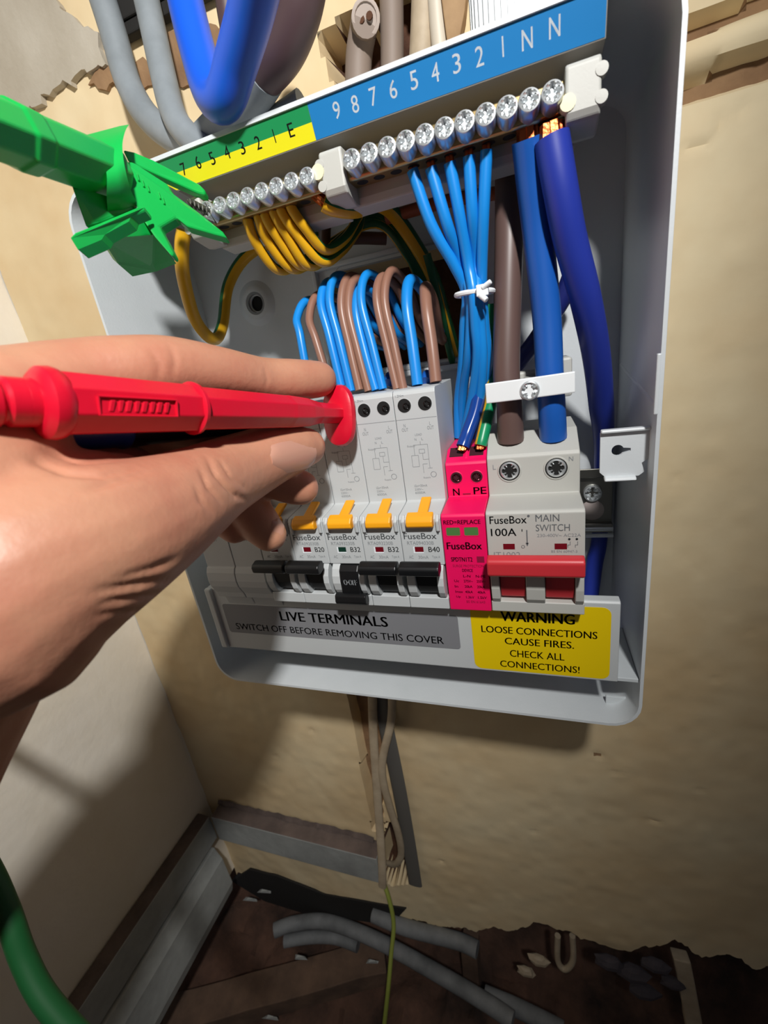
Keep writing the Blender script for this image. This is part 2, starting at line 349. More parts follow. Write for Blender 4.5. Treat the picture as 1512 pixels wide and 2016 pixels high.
for k, (a, b, s_) in enumerate(((1200, 1895, 11), (1245, 1915, 13), (1290, 1900, 10), (1265, 1950, 12), (1325, 1935, 9), (1060, 1890, 9), (1035, 1912, 8))):
    m = MB(); c = at(a, b, 84); loops = []
    for i in range(6):
        th = math.pi*i/5; loops.append([c+Vector((math.cos(q)*math.sin(th)*s_*(.8+.5*hsh(k, i*7+j)), math.sin(q)*math.sin(th)*s_*.5, -math.cos(th)*s_*.6)) for j, q in enumerate([2*math.pi*t/7 for t in range(7)])])
    m.loft(loops, cap=False); o = m.build('rubble_lump', mat('lilac grey rubble', '#4e484c', .9, col2='#332d33', vscale=30, bump=1, bscale=120) if k < 5 else M_CABLE)
    tag(o, ['pale lilac rubble lump nearest the U-shaped loop', 'large lilac rubble lump in the middle of the heap', 'lilac rubble lump at the top of the heap', 'lowest lilac rubble lump of the heap', 'lilac rubble lump touching the pale batten', 'cream plaster chunk left of the U-shaped loop', 'small cream plaster chunk at the lower left of the heap'][k], 'rubble', 'rubble under the wall')
for k, (a, b, z) in enumerate(((590, 1886, -478), (733, 1895, -478), (492, 1772, -455), (520, 1756, -440), (532, 2005, -505))):
    m = MB(); c = atz(a, b, z); m.loft([[c+Vector((dx*(1+hsh(k, i)), dy, dz)) for i, (dx, dy, dz) in enumerate(((-5, -2, -1), (5, 1, -1), (4, 3, -1), (-4, 2, -1)))], [c+Vector((dx, dy, dz)) for dx, dy, dz in ((-4, -1.5, 1), (4, .8, 1.4), (3, 2, 1), (-3, 1.5, 1.2))]])
    tag(m.build('plaster_chip', M_SKIRT), ['pale plaster chip lying below the short conduit', 'pale plaster chip left of the thin green wire', 'tiny white chip beside the skirting corner', 'tiny white chip on the dark ledge under the plaster', 'small chip at the bottom edge of the void'][k], 'plaster chip', 'plaster chips on the rubble')
m = MB(); m.poly([at(455, 1735, 84), at(490, 1712, 84), at(545, 1725, 84), at(640, 1762, 84), at(800, 1790, 84), at(770, 1822, 84), at(600, 1800, 84), at(520, 1775, 84)], (0, 9, -3)); tag(m.build('black_strip', M_DARK, bevel=1), 'black strip under the broken plaster', 'dark strip')  # flat black sheet along the ragged plaster edge
# flat cables dropping from the box to the floor
def flat(name, label, px, ys, wd, th, material, cat='cable'):
    mb = MB(); P = [at(a, b, y) for (a, b), y in zip(px, ys)]; P, _ = smooth(P, 1, 6); loops = []
    for i, p in enumerate(P):
        t = (P[min(i+1, len(P)-1)]-P[max(i-1, 0)]).normalized(); u = t.cross(Vector((0, 1, 0))).normalized(); v = Vector((0, 1, 0))
        loops.append([p+u*wd/2*c*(abs(c)**-.4 if abs(c) > .05 else 1)+v*th/2*s_ for c, s_ in ((math.cos(2*math.pi*q/12), math.sin(2*math.pi*q/12)) for q in range(12))])
    mb.loft(loops); return tag(mb.build(name, material, smooth=True), label, cat)
flat('flat_capping', 'dark grey flat capping strip running down to the skirting gap', [(745, 1360), (762, 1440), (785, 1550), (805, 1660), (818, 1742)], [82, 82, 82, 82, 80], 13, 3, M_CABLEG, 'capping')
flat('flat_cable', 'straight cream flat cable hanging left of the wavy one', [(733, 1360), (735, 1440), (740, 1520), (747, 1620), (752, 1700), (753, 1745)], [79, 78, 77, 72, 64, 62], 7.5, 4, M_CABLE)
flat('flat_cable', 'wavy cream flat cable looping into the skirting gap', [(772, 1362), (770, 1420), (754, 1490), (754, 1535), (768, 1590), (784, 1640), (790, 1680), (780, 1700), (764, 1700)], [78, 77, 76, 76, 77, 79, 82, 84, 88], 6.5, 4.5, M_CABLE)
m = MB(); m.tube([at(754, 1735, 72), at(766, 1770, 66), at(775, 1820, 58), at(770, 1880, 45), at(764, 1950, 30), at(754, 2040, 15)], 2.0, 10); tag(m.build('earth_wire', M_LIME, smooth=True), 'thin yellow-green wire trailing down into the floor void', 'wire')

# ================================================================== fuse board enclosure
XL, XR, ZB, ZT, YF = -206.8, 24.5, -65.5, 193.2, 10.0
def rrect(x0, x1, z0, z1, r, n=6):
    o = []
    for cx, cz, a0 in ((x1-r, z1-r, 0), (x0+r, z1-r, 90), (x0+r, z0+r, 180), (x1-r, z0+r, 270)):
        for k in range(n+1): a = math.radians(a0+90*k/n); o.append((cx+math.cos(a)*r, cz+math.sin(a)*r))
    return o
ENC = thing('fuse_board_enclosure', ((XL+XR)/2, 50, ZB), 'open white steel fuse board enclosure fixed to the wall', 'enclosure')
oo = rrect(XL, XR, ZB, ZT, 13); ii = rrect(XL+1.4, XR-1.4, ZB+1.4, ZT-1.4, 11.8)
m = MB(); m.loft([[(x, YB, z) for x, z in oo], [(x, YF+.3, z) for x, z in oo], [(x*.999+(XL+XR)/2*.001, YF, z) for x, z in oo], [(x, YF, z) for x, z in ii], [(x, YB-1.4, z) for x, z in ii]], cap=False)
m.build('side_flange', M_SHEET, ENC, smooth=True)
bm = bmesh.new()                              # back panel with its cable cut-out
def ring(pts, y): return [bm.verts.new(((x), y, z)) for x, z in pts]
holes = [CUT, [(-167.4+4.2*math.cos(a*math.pi/8), 148.5+4.2*math.sin(a*math.pi/8)) for a in range(16)]]
es = []
for loop in [ii]+holes:
    vs = ring(loop, YB-1.4)
    for i in range(len(vs)): es.append(bm.edges.new((vs[i], vs[(i+1) % len(vs)])))
bmesh.ops.triangle_fill(bm, use_beauty=True, use_dissolve=False, edges=es)
bm.verts.index_update(); m = MB(); m.add([v.co.copy() for v in bm.verts], [tuple(v.index for v in f.verts) for f in bm.faces]); bm.free()
o = m.build('back_panel', M_SHEET, ENC); sm = o.modifiers.new('thick', 'SOLIDIFY'); sm.thickness = 1.2*S; sm.offset = 0
c = Vector((-167.4, YB-2, 148.5)); m = MB()   # pressed fixing boss with rubber ring
m.lathe(c+Vector((0, .5, 0)), (0, -1, 0), [(0, 13), (.6, 12), (2.2, 9.2), (2.6, 8.6), (2.6, 6.2), (1.2, 5.6), (1.0, 4.7), (-2, 4.7)], 32, cap=False); m.build('fixing_boss', M_SHEET, ENC, smooth=True)
m = MB(); m.lathe(c+Vector((0, 4, 0)), (0, -1, 0), [(0, .1), (.1, 7.4), (5.6, 7.4), (5.9, 6.8), (5.6, 4.8), (1, 4.4)], 28); m.build('rubber_ring', M_RUBBER, ENC, smooth=True)
m = MB(); m.lathe(c+Vector((0, 1.5, 0)), (0, -1, 0), [(0, .1), (.05, 4.6), (.3, 4.6), (.35, .1)], 24); m.build('screw_hole_shade', M_HOLE_SHADE, ENC)  # flat dark disc painted as the shade inside the fixing hole
m = MB(); P = [Vector((x, YB-2.2, z)) for x, z in CUT]; m.tube(P+[P[0]], 1.7, 8, seg=1); m.build('edging_strip', M_PLAST, ENC, smooth=True)
m = MB(); m.box(-128, -78, YB-6, YB-1.5, 156.5, 159); m.box(-128, -125.5, YB-6, YB-1.5, 100, 159); m.build('entry_lip', M_SHEET, ENC, bevel=.6)
m = MB(); m.box(-110, -34, YB-9, YB-1.5, 96.5, 99.5); m.build('entry_sill', M_SHEET, ENC, bevel=.8)
# lid tab with keyhole, folded from the right flange
m = MB(); y0 = 19; x0, x1, z0, z1 = 6.8, 23.2, 51, 69.3
pts = [(x0+2, z0), (x1-3, z0), (x1-1.2, z0+1.5), (x1-2.2, z0+5), (x1, z0+6.5), (x1, z1), (x0+1, z1), (x0, z1-1), (x0, z0+2)]
bm = bmesh.new(); es = []
key = [(12.8+2.1*math.cos(math.radians(a)), 61.4+2.1*math.sin(math.radians(a))) for a in range(25, 336, 20)]+[(17.2, 60.9), (17.2, 62.0)]
for loop in (pts, key):
    vs = [bm.verts.new((x, y0, z)) for x, z in loop]
    for i in range(len(vs)): es.append(bm.edges.new((vs[i], vs[(i+1) % len(vs)])))
bmesh.ops.triangle_fill(bm, use_beauty=True, use_dissolve=False, edges=es); bm.verts.index_update()
m.add([v.co.copy() for v in bm.verts], [tuple(v.index for v in f.verts) for f in bm.faces]); bm.free()
o = m.build('lid_tab', M_SHEET, ENC); sm = o.modifiers.new('thick', 'SOLIDIFY'); sm.thickness = 1.3*S; sm.offset = 0
m = MB(); m.prof([(y0-2.4, z1+.4), (y0-2.6, z1-.8), (y0-.4, z1-1), (y0+.6, z1+.4)], x0, x1); m.prof([(y0+.6, z0+.4), (y0-2.2, z0+.2), (y0-3.2, z0-1.0), (y0-2.0, z0-1.6), (y0+.8, z0-.8)], x0+1.5, x1-4); m.build('tab_rim', M_SHEET, o, bevel=.5)
m = MB(); m.loft([[(23.3, y, 80+(y-20)*.16), (22.6, y, 79.2+(y-20)*.16), (22.6, y, 78+(y-20)*.16), (23.3, y, 77.2+(y-20)*.16)] for y in (12, 78)]); m.build('pressed_rib', M_SHEET, ENC, bevel=.3)
m = MB(); m.box(22.0, 23.4, YF-.2, YF+1.6, 75, 95); m.build('edge_slot_lip', M_SHEET, ENC, bevel=.4)
m = MB(); m.prof([(YF+12, ZB+1.2), (YF+12, ZB+6), (YF+13.4, ZB+6), (YF+13.4, ZB+1.2)], 12, 23); m.prof([(YF+2, ZB+24), (YF+2, ZB+26), (YF+40, ZB+26), (YF+40, ZB+24)], 14.5, 23); m.build('cover_lug', M_SHEET, ENC, bevel=.3)
# DIN rail with screw
RAIL = None
m = MB(); m.prof([(70, 40.0), (70, 35.5), (71, 35), (73.4, 35), (73.4, 10), (71, 10), (70, 9.5), (70, 5), (71, 5), (71, 8.8), (74.4, 8.8), (74.4, 36.2), (71, 36.2), (71, 40)], -196, 20.5)
RAIL = m.build('din_rail', M_STEELD, ENC, bevel=.25)
m = MB(); m.prof([(70.2, 8.2), (69.2, 7.4), (69.2, 6.4), (70.2, 5.6)], -196, 20.8); m.prof([(70.2, 4.6), (69, 3.8), (69, 2.8), (70.2, 2)], -196, 21); m.build('rail_ridge', M_STEEL, RAIL, bevel=.2)
m = MB(); screw_head(m, at(1167, 972, 71.6), (0, -1, 0), 4.6, 1.8); m.build('rail_screw', M_STEEL, RAIL, smooth=True)
m = MB(); m.lathe(at(1166, 1004, 73.4), (0, -1, 0), [(0, .05), (.1, 5.6), (.3, 5.6), (.31, .05)], 24); m.build('rail_slot', mat('pale slot', '#b7aaa6', .5), RAIL)
# sloping terminal bracket under the top flange
A = Vector((0, 10.7, 192.0)); U = Vector((1, 0, 0)); Vv = Vector((0, -.30, .954)).normalized(); Nn = Vector((0, -Vv.z, Vv.y)).normalized()
if Nn.y > 0: Nn = -Nn
def lab0(px, py): p = onplane(px, py, A, Nn); return p.x, (p-A).dot(Vv)
bx0, bx1 = -176.0, lab0(1195, 40)[0]
vbl = sum(lab0(a, b)[1] for a, b in ((640, 262), (900, 180), (1150, 94)))/3
B = A+Vv*(vbl-.4)                              # fold between the label face and the shelf that carries the bars
m = MB(); m.loft([[Vector((x, 0, 0))+p for p in (A, B, B+Vector((0, 48, -2.5)), B+Vector((0, 48, -1.2)), B+Vector((0, 1.0, 1.2)), A+Vector((0, 1.2, 0)))] for x in (bx0, bx1)]); m.build('terminal_bracket', mat('grey bracket steel', '#8b8882', .5), ENC, bevel=.2)  # one even grey, darker than the flange sheet
BR = (B, U, Vv, Nn)
def lab(px, py): p = onplane(px, py, B, Nn); return p.x, (p-B).dot(Vv)
xs = lab(614, 240)[0]; vt = (A-B).length-.2; vbl = .4
def strip(name, x0, x1, v0, v1, material, par): mb = MB(); mb.loft([[B+U*x+Vv*v+Nn*h for x, v in ((x0, v0), (x1, v0), (x1, v1), (x0, v1))] for h in (.0, .1)]); return mb.build(name, material, par)
LB = strip('neutral_label', xs, bx1-.3, vbl, vt, M_LBLUE, ENC)
LG = strip('earth_label', bx0+.3, xs-.1, (vbl+vt)/2, vt, M_LGRN, ENC); LY = strip('yellow_stripe', bx0+.3, xs-.1, vbl, (vbl+vt)/2, M_LYEL, LG)
for ch, a, b in (('9', 663, 217), ('8', 699, 205), ('7', 735, 190), ('6', 774, 176), ('5', 815, 158), ('4', 857, 143), ('3', 899, 125), ('2', 944, 111), ('1', 990, 92), ('N', 1038, 77), ('N', 1092, 53)):
    u, v = lab(a, b); wd = .2 if ch == '1' else (1.5 if ch == 'N' else 1.2); text(ch, u-wd, u+wd, v-2.2, v+2.2, 0, M_WHITETXT, LB, 'numeral', plane=BR, bold=.002)
for ch, a, b in (('7', 362, 333), ('6', 390, 320), ('5', 418, 312), ('4', 447, 300), ('3', 477, 291), ('2', 508, 281), ('1', 540, 268), ('E', 573, 256)):
    u, v = lab(a, b); wd = .15 if ch == '1' else 1.05; text(ch, u-wd, u+wd, v-1.9, v+1.9, 0, M_INK, LG, 'numeral', plane=BR, bold=.006)
# terminal bars
YS = 9.0                                     # plane of the screw heads
SN = [(692, 317), (726, 303), (760, 293), (798, 279), (833, 264), (872, 254), (913, 240), (955, 222), (996, 212), (1041, 194), (1088, 171)]
SE = [(603, 345), (574, 359), (542, 366), (510, 375), (482, 384), (456, 394), (428, 405), (407, 417)]
def fitline(P):
    Q = [at(a, b, YS) for a, b in P]; z = sum(q.z for q in Q)/len(Q); x0, x1 = Q[0].x, Q[-1].x
    return [x0+(x1-x0)*i/(len(Q)-1) for i in range(len(Q))], z
def bar(name, label, P, rad):
    xs_, z = fitline(P); T = thing(name, (sum(xs_)/len(xs_), 20, z-7), label, 'terminal bar')
    a, b = min(xs_)-4.2, max(xs_)+4.2
    m = MB(); m.prof([(YS+5, z+4.0), (YS+5, z-3.4), (YS+6, z-4.2), (YS+13.5, z-4.2), (YS+14, z-3.6), (YS+14, z+4.0)], a, b); BAR = m.build('bar', M_BRASS, T, bevel=.4)
    d = Vector((.05, -1, .12)); proto = None
    for x in xs_:
        if proto is None:
            m = MB(); screw_head(m, (x, YS, z), d, rad, 6.5); proto = m.build('terminal_screw', M_STEEL, T, smooth=True); px_ = x
        else:
            o = proto.copy(); COL.objects.link(o); o.parent = T; o.location = Vector((x-px_, 0, 0))*S
    m = MB()
    for x in xs_: m.lathe((x, YS+9.5, z-4.15), (0, 0, -1), [(-.5, .05), (0, 2.1), (.08, 2.1), (.09, .05)], 14)
    m.build('wire_hole_shade', M_HOLE_SHADE, BAR)  # flat black discs paint the shade of the wire holes
    m = MB(); m.prof([(YS+14.2, z+3), (YS+14.2, z-7.2), (YS+15.2, z-9.8), (YS+24, z-10.6), (YS+24, z-9), (YS+18, z-7), (YS+18, z+3)], a-3, b+3); m.build('holder_rail', M_PLAST2, T, bevel=.6)
    return T, xs_, z
TN, XN, ZN = bar('neutral_terminal_bar', 'eleven-screw neutral terminal bar below the blue number strip', SN, 3.25)
TE, XE, ZE = bar('earth_terminal_bar', 'eight-screw earth terminal bar below the green and yellow strip', SE, 3.0)
def endblock(par, x0, x1, z, notch):
    m = MB(); n = 8
    prof_ = [(YS+3.2, z+6.5), (YS+2.0, z+5.5), (YS+2.0, z-5.5), (YS+3.4, z-7.5), (YS+12, z-9.5), (YS+16, z-9), (YS+16, z+6.5)]
    m.prof(prof_, x0, x1)
    o = m.build('end_support', M_PLAST2, par, bevel=.9, seg=3)
    m = MB()
    for zz in (z+2.4, z-4.0): m.lathe((x1 if notch > 0 else x0, YS+1.7, zz), (0, 1, 0), [(0, .1), (.05, 1.7), (3, 1.7), (3.05, .1)], 16)
    m.build('moulded_lug', M_PLAST2, o, smooth=True); return o
endblock(TN, max(XN)+3.6, max(XN)+13.2, ZN, 1); endblock(TN, (min(XN)+max(XE))/2-4.0, min(XN)-4.0, ZN-.5, -1)
m = MB(); m.lathe((max(XN)+4.2, YS+1.6, ZN-3), (0, 1, 0), [(0, .1), (.05, 2.2), (3, 2.2)], 16); m.build('end_cap', mat('cream cap', '#e6dfb8', .5), TN, smooth=True)
m = MB(); m.lathe((max(XE)+3.8, YS+1.6, ZE+.8), (0, 1, 0), [(0, .1), (.05, 2.4), (3, 2.4)], 16); m.build('end_cap', MATS['cream cap'], TE, smooth=True)
endblock(TE, min(XE)-12, min(XE)-3.6, ZE, -1)
# lower cover plate with its two labels
PY = 6.9
PL = thing('cover_plate', (-90, PY, -38), 'white lower cover plate carrying a grey and a yellow warning label', 'cover plate')
m = MB(); m.prof([(PY+.8, 2), (PY, 1.2), (PY, -37.4), (PY+.8, -38.2), (PY+14, -38.2), (PY+14, -37), (PY+1.6, -37), (PY+1.6, .8), (PY+5, .8), (PY+5, 2)], -192.2, 13.9); m.box(-192.2, -190.6, PY+.4, PY+40, -38, 1.8); m.build('plate', M_PLAST, PL, bevel=.35)
m = MB(); m.prof([(PY-1.8, 1.8), (PY-1.8, -37), (PY+1, -38), (PY+1, 2)], -193, -188.6); m.build('raised_end', M_PLAST, PL, bevel=1.0, seg=3)
def flatlabel(name, px, r, material, par):
    Q = [at(a, b, PY) for a, b in px]; x0 = (Q[0].x+Q[3].x)/2; x1 = (Q[1].x+Q[2].x)/2; z1 = (Q[0].z+Q[1].z)/2; z0 = (Q[2].z+Q[3].z)/2
    mb = MB(); L_ = rrect(x0, x1, z0, z1, r, 5); mb.loft([[(x, PY+.02, z) for x, z in L_], [(x, PY-.12, z) for x, z in L_]]); return mb.build(name, material, par), x0, x1, z0, z1
GL, gx0, gx1, gz0, gz1 = flatlabel('grey_label', ((438, 1188), (903, 1213), (905, 1279), (452, 1243)), 1.6, M_LGREY, PL)
YLb, yx0, yx1, yz0, yz1 = flatlabel('yellow_label', ((926, 1190), (1206, 1192), (1198, 1337), (934, 1314)), 3.4, M_WARN, PL)
def ptext(s, l, r, t, b, material, par, bold=.0, y=None):   # pixel box -> fitted lettering on the plate
    y = PY-.16 if y is None else y; p = [at(l, (t+b)/2, y), at(r, (t+b)/2, y), at((l+r)/2, t, y), at((l+r)/2, b, y)]
    return p
def put(s, pl, pr, h, material, par, bold, y):
    p, q = at(*pl, y), at(*pr, y); zc = (p.z+q.z)/2; return text(s, p.x, q.x, zc-h/2, zc+h/2, y, material, par, bold=bold)
ty = PY-.16
put('LIVE TERMINALS', (552, 1215), (762, 1222), 5.8, M_INK, GL, .022, ty)
put('SWITCH OFF BEFORE REMOVING THIS COVER', (466, 1236), (873, 1257), 4.1, M_INK, GL, .006, ty)
put('WARNING', (986, 1214), (1131, 1219), 5.0, M_INK, YLb, .022, ty)
put('LOOSE CONNECTIONS', (948, 1240), (1176, 1249), 3.6, M_INK, YLb, .012, ty)
put('CAUSE FIRES.', (994, 1263), (1130, 1269), 3.6, M_INK, YLb, .012, ty)
put('CHECK ALL', (1004, 1287), (1111, 1293), 3.7, M_INK, YLb, .008, ty)
put('CONNECTIONS!', (985, 1308), (1141, 1317), 3.6, M_INK, YLb, .008, ty)

# ================================================================== modular devices on the rail (nose face y = 0, nose bottom z = 0)
def cheek(m, x0, x1, s=1.0): m.prof([(5, 21.5), (.3, 21.5), (-1.6*s, 19.6), (-3.0*s, 16.5), (-3.3*s, 13), (-2.4*s, 9.2), (-.6, 6.2), (1.2, 5.2), (5, 5)], x0, x1)
GRP = 'modular devices on the rail'
def rcbo_base(x0):
    T = thing('rcbo', (x0+9, 20, -12), 'x', 'circuit breaker', 'residual current breakers on the rail')
    m = MB(); m.prof([(15.6, 45.6), (15.6, 91.6), (16.2, 93.0), (17.6, 93.6), (57, 93.4), (57, 20), (46, 16), (46, -14), (9, -14), (6, -1), (0, -.2), (0, 5.2), (4.5, 5.8), (4.5, 21.2), (0, 21.6), (0, 42.6), (1.4, 43.9), (14, 45.2)], x0+.12, x0+17.88)
    BD = m.build('body', M_PLAST, T, bevel=.3)
    m = MB(); cheek(m, x0+1.1, x0+5.0); cheek(m, x0+14.4, x0+17.2); m.build('toggle_cheek', M_PLAST, T, bevel=.35, seg=3)
    for k, dx in enumerate((4.6, 13.4)):      # terminal screws on flat discs painted dark as well shade
        m = MB(); m.lathe((x0+dx, 15.65, 87.3), (0, 1, 0), [(-.05, 3.35), (-.1, 2.9), (.05, 2.85), (.3, 2.85)], 24, m=0); m.loft([[Vector((x0+dx+2.85*math.cos(a*math.pi/12), 15.5, 87.3+2.85*math.sin(a*math.pi/12))) for a in range(24)], [Vector((x0+dx+2.8*math.cos(a*math.pi/12), 15.52, 87.3+2.8*math.sin(a*math.pi/12))) for a in range(24)]], 1)
        W = m.build('terminal_well', [M_PLAST, M_HOLE_SHADE], T, smooth=True)
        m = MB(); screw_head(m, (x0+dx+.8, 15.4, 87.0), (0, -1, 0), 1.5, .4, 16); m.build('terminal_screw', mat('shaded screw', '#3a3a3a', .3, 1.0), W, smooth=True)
    m = MB(); m.prof([(.3, 39.4), (-2.4, 39.5), (-3.4, 40.6), (-3.2, 42.6), (-1.6, 44.4), (1.5, 45.4), (1.5, 40)], x0+4.0, x0+15.2)
    m.prof([(-1.4, 44.0), (11.5, 48.6), (12.5, 47.4), (1.5, 43.2)], x0+8.2, x0+12.6); m.build('test_flap', M_AMBER, T, bevel=.5)
    for x in (x0+1.4, x0+16.0):
        m = MB(); m.prof([(.2, 36.5), (-1.1, 37.5), (-1.5, 42), (.5, 44.4), (2, 44)], x, x+1.5); m.build('flap_guard', M_PLAST, T, bevel=.4)
    def line(m, a, b, c, d, w_=.14):
        p, q = Vector((x0+a, 15.56, b)), Vector((x0+c, 15.56, d)); t = (q-p).normalized(); u = t.cross(Vector((0, 1, 0)))*w_; m.add([p+u, p-u, q-u, q+u], [(0, 1, 2, 3)])
    m = MB()                                 # printed circuit diagram and groove lines
    for a, b, c, d in ((.3, 81.6, 17.7, 81.6),): line(m, a, b, c, d, .1)
    for a, b, c, d in ((6.5, 70.5, 12.5, 70.5), (6.5, 70.5, 6.5, 66), (12.5, 70.5, 12.5, 60), (9.5, 72, 9.5, 70.5), (5, 66, 8, 66), (5, 66, 5, 61), (8, 66, 8, 61), (5, 61, 8, 61), (8.6, 68.5, 11, 68.5), (8.6, 68.5, 8.6, 66.8), (11, 68.5, 11, 66.8), (8.6, 66.8, 11, 66.8), (10, 66.8, 10, 64), (10, 64, 12.5, 64), (9.6, 62, 11.6, 62), (9.6, 62, 9.6, 58), (11.6, 60, 13.6, 60)): line(m, a, b, c, d, .09)
    m.tube([Vector((x0+13.8+1.2*math.cos(a*math.pi/8), 15.56, 57.2+1.2*math.sin(a*math.pi/8))) for a in range(17)], .12, 4, seg=1); m.build('printed_diagram', M_GREYL, BD)
    for s, a, b, c, d in (('N\nOUT', 2.2, 5.0, 76.6, 79.8), ('L\nOUT', 13.2, 16, 76.6, 79.8), ('LOAD', 7.6, 10.6, 74.4, 75.3), ('N', 7.2, 8.0, 72.4, 73.4), ('L', 10.2, 11, 72.4, 73.4), ('Supply', 3.6, 7.2, 69.6, 70.6), ('Supply', 9.2, 12.4, 55.4, 56.3), ('I\u0394n=30mA', 4.6, 10.4, 51.8, 53.0), ('230V~', 4.6, 8.4, 50.2, 51.2), ('6000A', 4.6, 9.2, 48.6, 49.7), ('1.2Nm', 1.2, 4.8, 91.0, 92.0)):
        text(s, x0+a, x0+b, c, d, 15.54, M_GREYL, BD, 'fine_print')
    text('FuseBox', x0+1.5, x0+15.6, 33.6, 36.4, -.06, M_GREY, BD, bold=.008)
    m = MB(); m.lathe((x0+16.4, -.05, 36.2), (0, -1, 0), [(0, .05), (.03, .5), (.05, .5)], 10); m.build('trademark_dot', M_GREY, BD)
    for s, a, b in (('AC', 2.6, 4.6), ('30mA', 6.8, 11.2), ('Type A', 12.8, 16.2)): text(s, x0+a, x0+b, 24.4, 25.9, -.06, M_GREYL, BD, 'fine_print')
    return T
def toggle_on(T, x0, name='toggle'):
    m = MB(); m.prof([(-9.5, 25.4), (-8, 21.5), (-2.6, 18), (-1.6, 12), (.6, 7.6), (4.4, 7.4), (4.4, 21), (-2, 23.4)], x0+5.2, x0+14.2); S_ = m.build('toggle', M_BLACK, T, bevel=.4)
    m = MB(); m.prof([(-10.4, 25.6), (-11.2, 24.4), (-10.9, 21.9), (-9.4, 21.0), (-5.6, 21.6), (-4.6, 23.2), (-5.2, 25.8), (-7.2, 26.6)], x0+.5, x0+17.4); m.build('handle_bar', M_BLACK, S_, bevel=.5)
def toggle_off(T, x0):
    m = MB(); m.prof([(4.4, 21), (-.6, 21.2), (-2.6, 19), (-3.4, 14), (-3.4, 9.5), (-3.2, 5), (-.6, 4), (4.4, 7.4)], x0+5.0, x0+14.2); S_ = m.build('toggle', M_BLACK, T, bevel=.4)
    m = MB(); m.prof([(-3.6, 8.2), (-5.2, 7.4), (-5.8, 4.4), (-4.8, 2.9), (-2, 2.6), (-.8, 4), (-1.2, 7.4)], x0+1.6, x0+17.0); m.build('handle_bar', M_BLACK, S_, bevel=.5)
    text('O\u00b7OFF', x0+7.0, x0+13.4, 12.6, 15.4, -3.75, M_WHITETXT, S_, bold=.015)
specs = [(-72, 'RTA094030B', 'B40', 1, M_WIN_RED, 'B40 breaker with amber flap beside the magenta surge device'), (-90, 'RTA093230B', 'B32', 1, M_WIN_RED, 'B32 breaker switched on, left of the B40 breaker'),
         (-108, 'RTA093230B', 'B32', 0, M_WIN_DGREEN, 'B32 breaker with its black toggle down at O-OFF'), (-126, 'RTA092030B', 'B20', 1, M_WIN_RED, 'B20 breaker left of the switched-off breaker'), (-144, 'RTA091630B', 'B16', 1, M_WIN_RED, 'breaker half hidden behind the curled fingertip')]
base = rcbo_base(-72); roots = []
for k, (x0, code, rate, on, wm, lb) in enumerate(specs):
    T = base if k == 0 else dup(base, (x0+72, 0, 0)); T['label'] = lb; roots.append(T)
for T, (x0, code, rate, on, wm, lb) in zip(roots, specs):
    BD = [c for c in T.children if c.name.startswith('body')][0]
    if k < 9 and rate != 'B16': text(code, x0+2.6, x0+14.2, 31.0, 32.6, -.06, M_GREYL, BD, 'fine_print'); text(rate, x0+11.6, x0+16.4, 27.6, 30.0, -.06, M_GREY, BD, bold=.006)
    m = MB(); m.box(x0+5.0, x0+9.4, -.08, .3, 27.0, 30.0, 0); m.box(x0+5.7, x0+9.4, -.14, .3, 27.7, 30.0, 1); m.build('indicator_window', [M_WHITETXT, wm], T)
    (toggle_on if on else toggle_off)(T, x0)
# blanking modules
for k, x0 in enumerate((-162, -180)):
    T = thing('blanking_module', (x0+9, 20, -12), ('blank white module beside the half hidden breaker', 'outermost blank white module at the enclosure edge')[k], 'blanking module', 'blank modules on the rail')
    m = MB(); m.prof([(0, 42.5), (1.2, 44), (11, 46.5), (13, 48.5), (13, 66), (16, 69), (44, 69), (44, -14), (9, -14), (5, -1), (1.5, .2), (.6, 3.6), (-.4, 5.5), (-1.8, 8.4), (-2.4, 12), (-2.0, 16.4), (-.8, 18.8), (0, 19.2)], x0+.2, x0+17.8); BD = m.build('body', M_PLAST, T, bevel=.35)
    text('FuseBox', x0+3, x0+14.5, 36.4, 38.4, -.06, M_GREYL, BD); text('BM01', x0+5.5, x0+11, 33.4, 35, -.06, M_GREYL, BD, 'fine_print')
# surge protection device
SP = thing('surge_protector', (-45, 20, -12), 'magenta surge protection device marked N and PE', 'surge protector')
m = MB(); m.prof([(20.1, 45.0), (20.1, 59.4), (20.8, 60.6), (22, 61), (23, 61.4), (29, 64.6), (60, 64.6), (60, -14), (10, -14), (6, -1), (0, -.4), (0, 43.2), (.8, 44.2), (14.5, 44.8), (18, 44.8)], -53.8, -36.2); SB = m.build('body', M_PINK, SP, bevel=.4)
for a in (-49.4, -40.7):
    m = MB(); m.lathe((a, 20.15, 53.7), (0, 1, 0), [(-.1, 3.0), (-.25, 2.65), (-.05, 2.5)], 22, m=0); m.lathe((a, 20.0, 53.7), (0, 1, 0), [(-.05, .05), (-.06, 2.5), (.2, 2.5)], 22, m=1); W = m.build('terminal_well', [M_PINK, mat('painted maroon shade', '#3a0718', .7)], SP, smooth=True)  # maroon discs paint shade on the flat terminal face
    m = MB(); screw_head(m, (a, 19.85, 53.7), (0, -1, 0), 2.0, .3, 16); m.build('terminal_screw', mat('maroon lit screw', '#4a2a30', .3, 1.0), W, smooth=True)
    m = MB(); m.prof([(24.2, 62.2), (29.5, 65), (29.5, 64), (24.2, 61.2)], a-3.0, a+3.0); m.build('wire_entry', MATS['painted maroon shade'], SP)  # maroon slab paints the shade of the wire entry
m = MB(); m.prof([(23, 61.6), (29, 66.6), (29, 64), (23, 61)], -45.5, -44.3); m.build('entry_divider', M_PINK, SP, bevel=.2)
